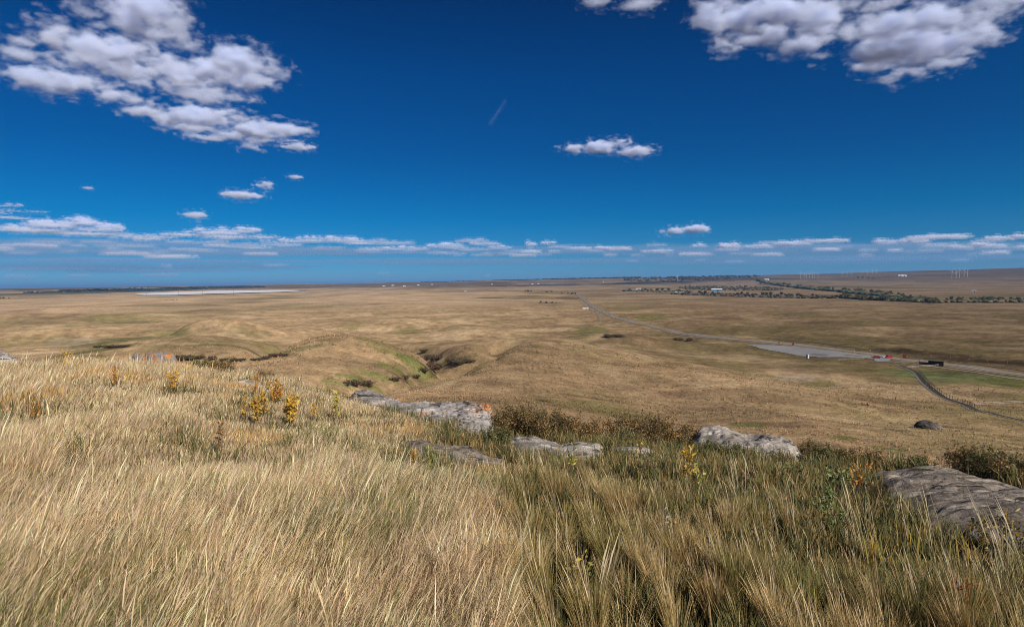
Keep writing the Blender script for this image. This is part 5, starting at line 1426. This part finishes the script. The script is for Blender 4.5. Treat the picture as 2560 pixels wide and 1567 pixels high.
# far rows of low clumps that read as dark strips
def woods(name, strips, cols, label, seed):
    rng = np.random.default_rng(seed); pos, C, sz = [], [], []
    for x0, y0, x1, y1, th, n, hp in strips:
        t = rng.uniform(0, 1, n)
        px = x0 + (x1 - x0) * t; py = y0 + (y1 - y0) * t + th * (rng.uniform(-.5, .5, n)) * np.sin(np.clip(t, .02, .98) * math.pi) ** .5
        for a, b in zip(px, py):
            d = ray(a, b); h_ = math.hypot(d[0], d[1]); r = min(46.0 / max(-d[2] / h_, 46.0 / 12000), 12000)
            x, y = d[0] / h_ * r, d[1] / h_ * r
            pos.append((x, y, 0)); sz.append(hp * r / F_PX * rng.uniform(.6, 1.3))
    pos = np.array(pos); pos[:, 2] = height(pos[:, 0], pos[:, 1]); sz = np.array(sz); n = len(pos)
    v, f = ico(1); V = []; 
    k = rng.uniform(.75, 1.25, (n, len(v), 1))
    V = pos[:, None, :] + v[None] * k * sz[:, None, None] * np.array([1.5, 1.5, .62]) + np.array([0, 0, .45]) * sz[:, None, None]
    F = (f[None] + (np.arange(n) * len(v))[:, None, None]).reshape(-1, 3)
    c = np.repeat(pick(cols, rng, n) * rng.uniform(.7, 1.2, n)[:, None], len(v), axis=0)
    o = obj(name, np_mesh(name, V.reshape(-1, 3), F.ravel(), np.arange(len(F)) * 3, None, m_leaf, c)); tag(o, label, "woodland", kind="stuff")
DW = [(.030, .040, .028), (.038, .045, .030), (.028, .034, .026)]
woods("far_dark_strip", [(1230, 712, 1600, 710.5, 3, 650, 2.4), (1050, 714.5, 1300, 713, 2, 160, 1.6), (1560, 713, 1900, 708, 5, 260, 2.0)], DW, "dark strip of low clumps stretched across the far plain", 401)
woods("far_dark_strip", [(150, 734, 480, 729.5, 3.5, 620, 2.4), (380, 730, 660, 725, 3, 480, 2.2), (60, 737, 200, 735, 1.2, 70, 1.8)], DW, "dark strip of low clumps behind the white salt flat", 402)
woods("riverside_brush", [(2095, 744, 2350, 757, 4.5, 420, 5.5), (2100, 730, 2320, 750, 4, 300, 4.5), (2330, 756, 2600, 756, 2.5, 330, 4.5), (1895, 712, 2090, 729, 2.5, 260, 4), (1560, 728, 1730, 730, 2.5, 150, 2.6)],
      [(.10, .105, .05), (.12, .115, .055), (.085, .09, .045), (.14, .11, .05)], "mass of green riverside brush under the trees", 403)
woods("bank_brush", [(1680, 735, 2095, 746, 6, 620, 2.6), (1700, 722, 1960, 724, 9, 360, 2.2)], [(.105, .08, .052), (.12, .09, .055), (.09, .075, .045), (.10, .095, .05)], "mass of low brown thicket along the near river bank", 404)

# ------------------------------------------------------------------ buildings far out
m_roofg = mat_plain("grey_roof", (.40, .40, .41), .6, .1, 1)
m_blue = mat_plain("blue_cladding", (.07, .22, .33), .5, .1, .5)
m_grn = mat_plain("green_roof", (.09, .13, .09), .6, .1, 1)
def barn(px, py, w, d, h, wall, roof, label, rz=0.0, flat=.25):
    p = hit(px, py); t = empty("farm_building", tuple(p), facing(p) + rz); tag(t, label, "building")
    bm = bmesh.new(); box(bm, (0, 0, h / 2), (w, d, h)); obj("wall", bm_mesh("wall", bm, wall), t)
    e = d / 2 + .4; L2 = w / 2 + .4; z = h + .01; k = z + d * flat
    bm = bmesh.new(); v = [bm.verts.new(q) for q in [(-L2, -e, z), (L2, -e, z), (L2, e, z), (-L2, e, z), (-L2, 0, k), (L2, 0, k)]]
    for q in ((0, 1, 5, 4), (2, 3, 4, 5), (0, 4, 3), (1, 2, 5), (3, 2, 1, 0)): bm.faces.new([v[i] for i in q])
    obj("roof", bm_mesh("roof", bm, roof), t)
    bm = bmesh.new(); box(bm, (w * .1, -d / 2 - .05, h * .4), (w * .18, .1, h * .8)); obj("door", bm_mesh("door", bm, m_wood_dark), t)
    bm = bmesh.new()
    for x in (-.35, -.15, .32): box(bm, (w * x, -d / 2 - .05, h * .6), (w * .06, .08, h * .25))
    obj("window", bm_mesh("window", bm, m_glass), t)
    return t
barn(1792, 728.5, 40, 18, 7.5, m_blue, m_white, "long blue shed with a white roof in the river valley")
barn(1704, 734, 16, 8, 3.6, m_white, m_roofg, "small white farmhouse on the near side of the valley trees")
barn(1690, 733.5, 10, 7, 3.5, m_white, m_roofg, "smaller white shed left of the small farmhouse")
barn(1596, 723.5, 26, 10, 4, m_white, m_roofg, "low white farm building above the patch of brown trees")
barn(1464, 773.5, 9, 5, 2.2, m_white, m_roofg, "low white trailer beside the dirt track off the far highway")
barn(1000 + 164, 729, 14, 9, 4, m_white, m_grn, "lone pale shed on the central plain")
for i, (px, py) in enumerate([(960, 716), (982, 714.5), (1010, 716), (1045, 713.5), (1330, 711), (1345, 710.5), (1080, 712), (1230, 711.5), (1508, 705)]):
    barn(px, py, 24, 12, 5.5, m_white, m_roofg, "tiny white building in the distant town on the horizon", .2 * i)["group"] = "buildings of the distant town"
for i, (px, py) in enumerate([(2252, 691), (2259, 691.5), (1916, 701)]):
    barn(px, py, 40, 20, 9, m_white, m_roofg, ["white farmhouse alone on the right ridge slope", "white barn beside the farmhouse on the right ridge slope", "white farm at the left foot of the turbines"][i], .3)
barn(2435, 731, 10, 7, 5, m_white, m_roofg, "tiny white hut on the right plain beyond the river trees")

# ------------------------------------------------------------------ wind turbines, poles
m_turb = mat_plain("turbine_white", (.52, .53, .56), .45, .03, 1)
def turbine_proto():
    bm = bmesh.new(); cyl(bm, (0, 0, -3), (0, 0, 60), 1.4, .9, 12); tw = bm_mesh("tower", bm, m_turb)
    bm = bmesh.new(); box(bm, (0, .8, 61.2), (3.4, 8, 3.4)); na = bm_mesh("nacelle", bm, m_turb, .4)
    bm = bmesh.new(); cyl(bm, (0, -3.2, 0), (0, -6.2, 0), 1.8, .5, 12)
    for k in range(3):
        a = 2 * math.pi * k / 3 + .25
        u = Vector((math.sin(a), 0, math.cos(a))); w = Vector((math.cos(a), 0, -math.sin(a)))
        pts = [(1.0, .9), (5, 2.0), (14, 1.5), (30, .35)]
        vs = []
        for l, c in pts:
            for s, dy in ((-.4, -.15), (.6, -.15), (.6, .15), (-.4, .15)): vs.append(bm.verts.new(u * l + w * c * s * 1.0 + Vector((0, -4.6 + dy * (1.6 - l / 30), 0))))
        for i in range(3):
            for j in range(4): bm.faces.new([vs[i * 4 + j], vs[i * 4 + (j + 1) % 4], vs[i * 4 + 4 + (j + 1) % 4], vs[i * 4 + 4 + j]])
        bm.faces.new(vs[-4:])
    bmesh.ops.recalc_face_normals(bm, faces=bm.faces)
    ro = bm_mesh("rotor", bm, m_turb)
    return tw, na, ro
TW = turbine_proto()
turb = [(2000.5, 697, 12.5), (2010, 696, 11), (2015.5, 696.5, 11), (2024, 695, 10), (2030.5, 697, 12), (2037, 695, 10), (2045, 695.5, 10.5), (2105, 692.5, 10), (2117.5, 692, 9.5), (2129.6, 692, 10), (2155, 687, 7), (2168, 687, 7), (2181, 684, 8), (2191, 684.5, 8), (2379.5, 695.5, 15), (2390, 695, 14.5), (2399, 694.5, 14), (2410, 692.5, 13.5), (2419, 692, 13.5), (1694, 703, 12)]
for i, (px, py, hp) in enumerate(turb):
    p = hit(px, py); r = math.hypot(p[0], p[1]); s = hp * r / F_PX / 61
    e = empty("wind_turbine", tuple(p), facing(p) + .25 + .1 * math.sin(i * 3)); e.scale = (s, s, s)
    obj("tower", TW[0], e); obj("nacelle", TW[1], e)
    ro = obj("rotor", TW[2], e); ro.location = (0, 0, 61.2); ro.rotation_euler = (0, i * .63, 0)
    if i < 7: lab, g = "white wind turbine in the left cluster on the right hand ridge", "left wind turbine cluster"
    elif i < 14: lab, g = "small white wind turbine in the scattered middle group on the ridge skyline", "middle wind turbine group"
    elif i < 19: lab, g = "tall white wind turbine in the group of five nearest the right edge", "right wind turbine group"
    else: lab, g = "lone white wind turbine far left of the other turbines", None
    tag(e, lab, "wind turbine", g)
m_pole = mat_plain("old_pole", (.12, .095, .075), .9, .2, 2)
def pole_proto(h):
    bm = bmesh.new(); cyl(bm, (0, 0, -1), (0, 0, h), .45, .3, 8); a = bm_mesh("pole", bm, m_pole)
    bm = bmesh.new(); box(bm, (0, 0, h - 2.5), (9, .4, .4)); box(bm, (0, 0, h - 5), (7, .4, .4)); b = bm_mesh("crossarm", bm, m_pole)
    return a, b
PP = pole_proto(34)
for i, (px, py) in enumerate([(277, 742), (366, 741.5), (447, 741), (507, 740.5), (584, 739), (648, 738)]):
    p = hit(px, py); plant("power_pole", PP, tuple(p), .3, 1, "tall thin power pole in the line crossing the salt flat", "power pole", "power poles across the salt flat", ("pole", "crossarm"))

# ------------------------------------------------------------------ the air
bm = bmesh.new(); box(bm, (0, 16000, 115), (90000, 90000, 270))
m_air = bpy.data.materials.new("thin_haze"); m_air.use_nodes = True
nt = m_air.node_tree; nt.nodes.clear()
_o = nnode(nt, "ShaderNodeOutputMaterial"); _v = nnode(nt, "ShaderNodeVolumePrincipled")
_v.inputs["Color"].default_value = (.25, .52, .94, 1); _v.inputs["Density"].default_value = 3.6e-5; _v.inputs["Anisotropy"].default_value = .2
nt.links.new(_v.outputs[0], _o.inputs["Volume"])
o = obj("haze", bm_mesh("haze", bm, m_air)); tag(o, "thin blue haze lying over the far plain", "haze", kind="stuff")
make_grass(5)
make_slope_grass(6)
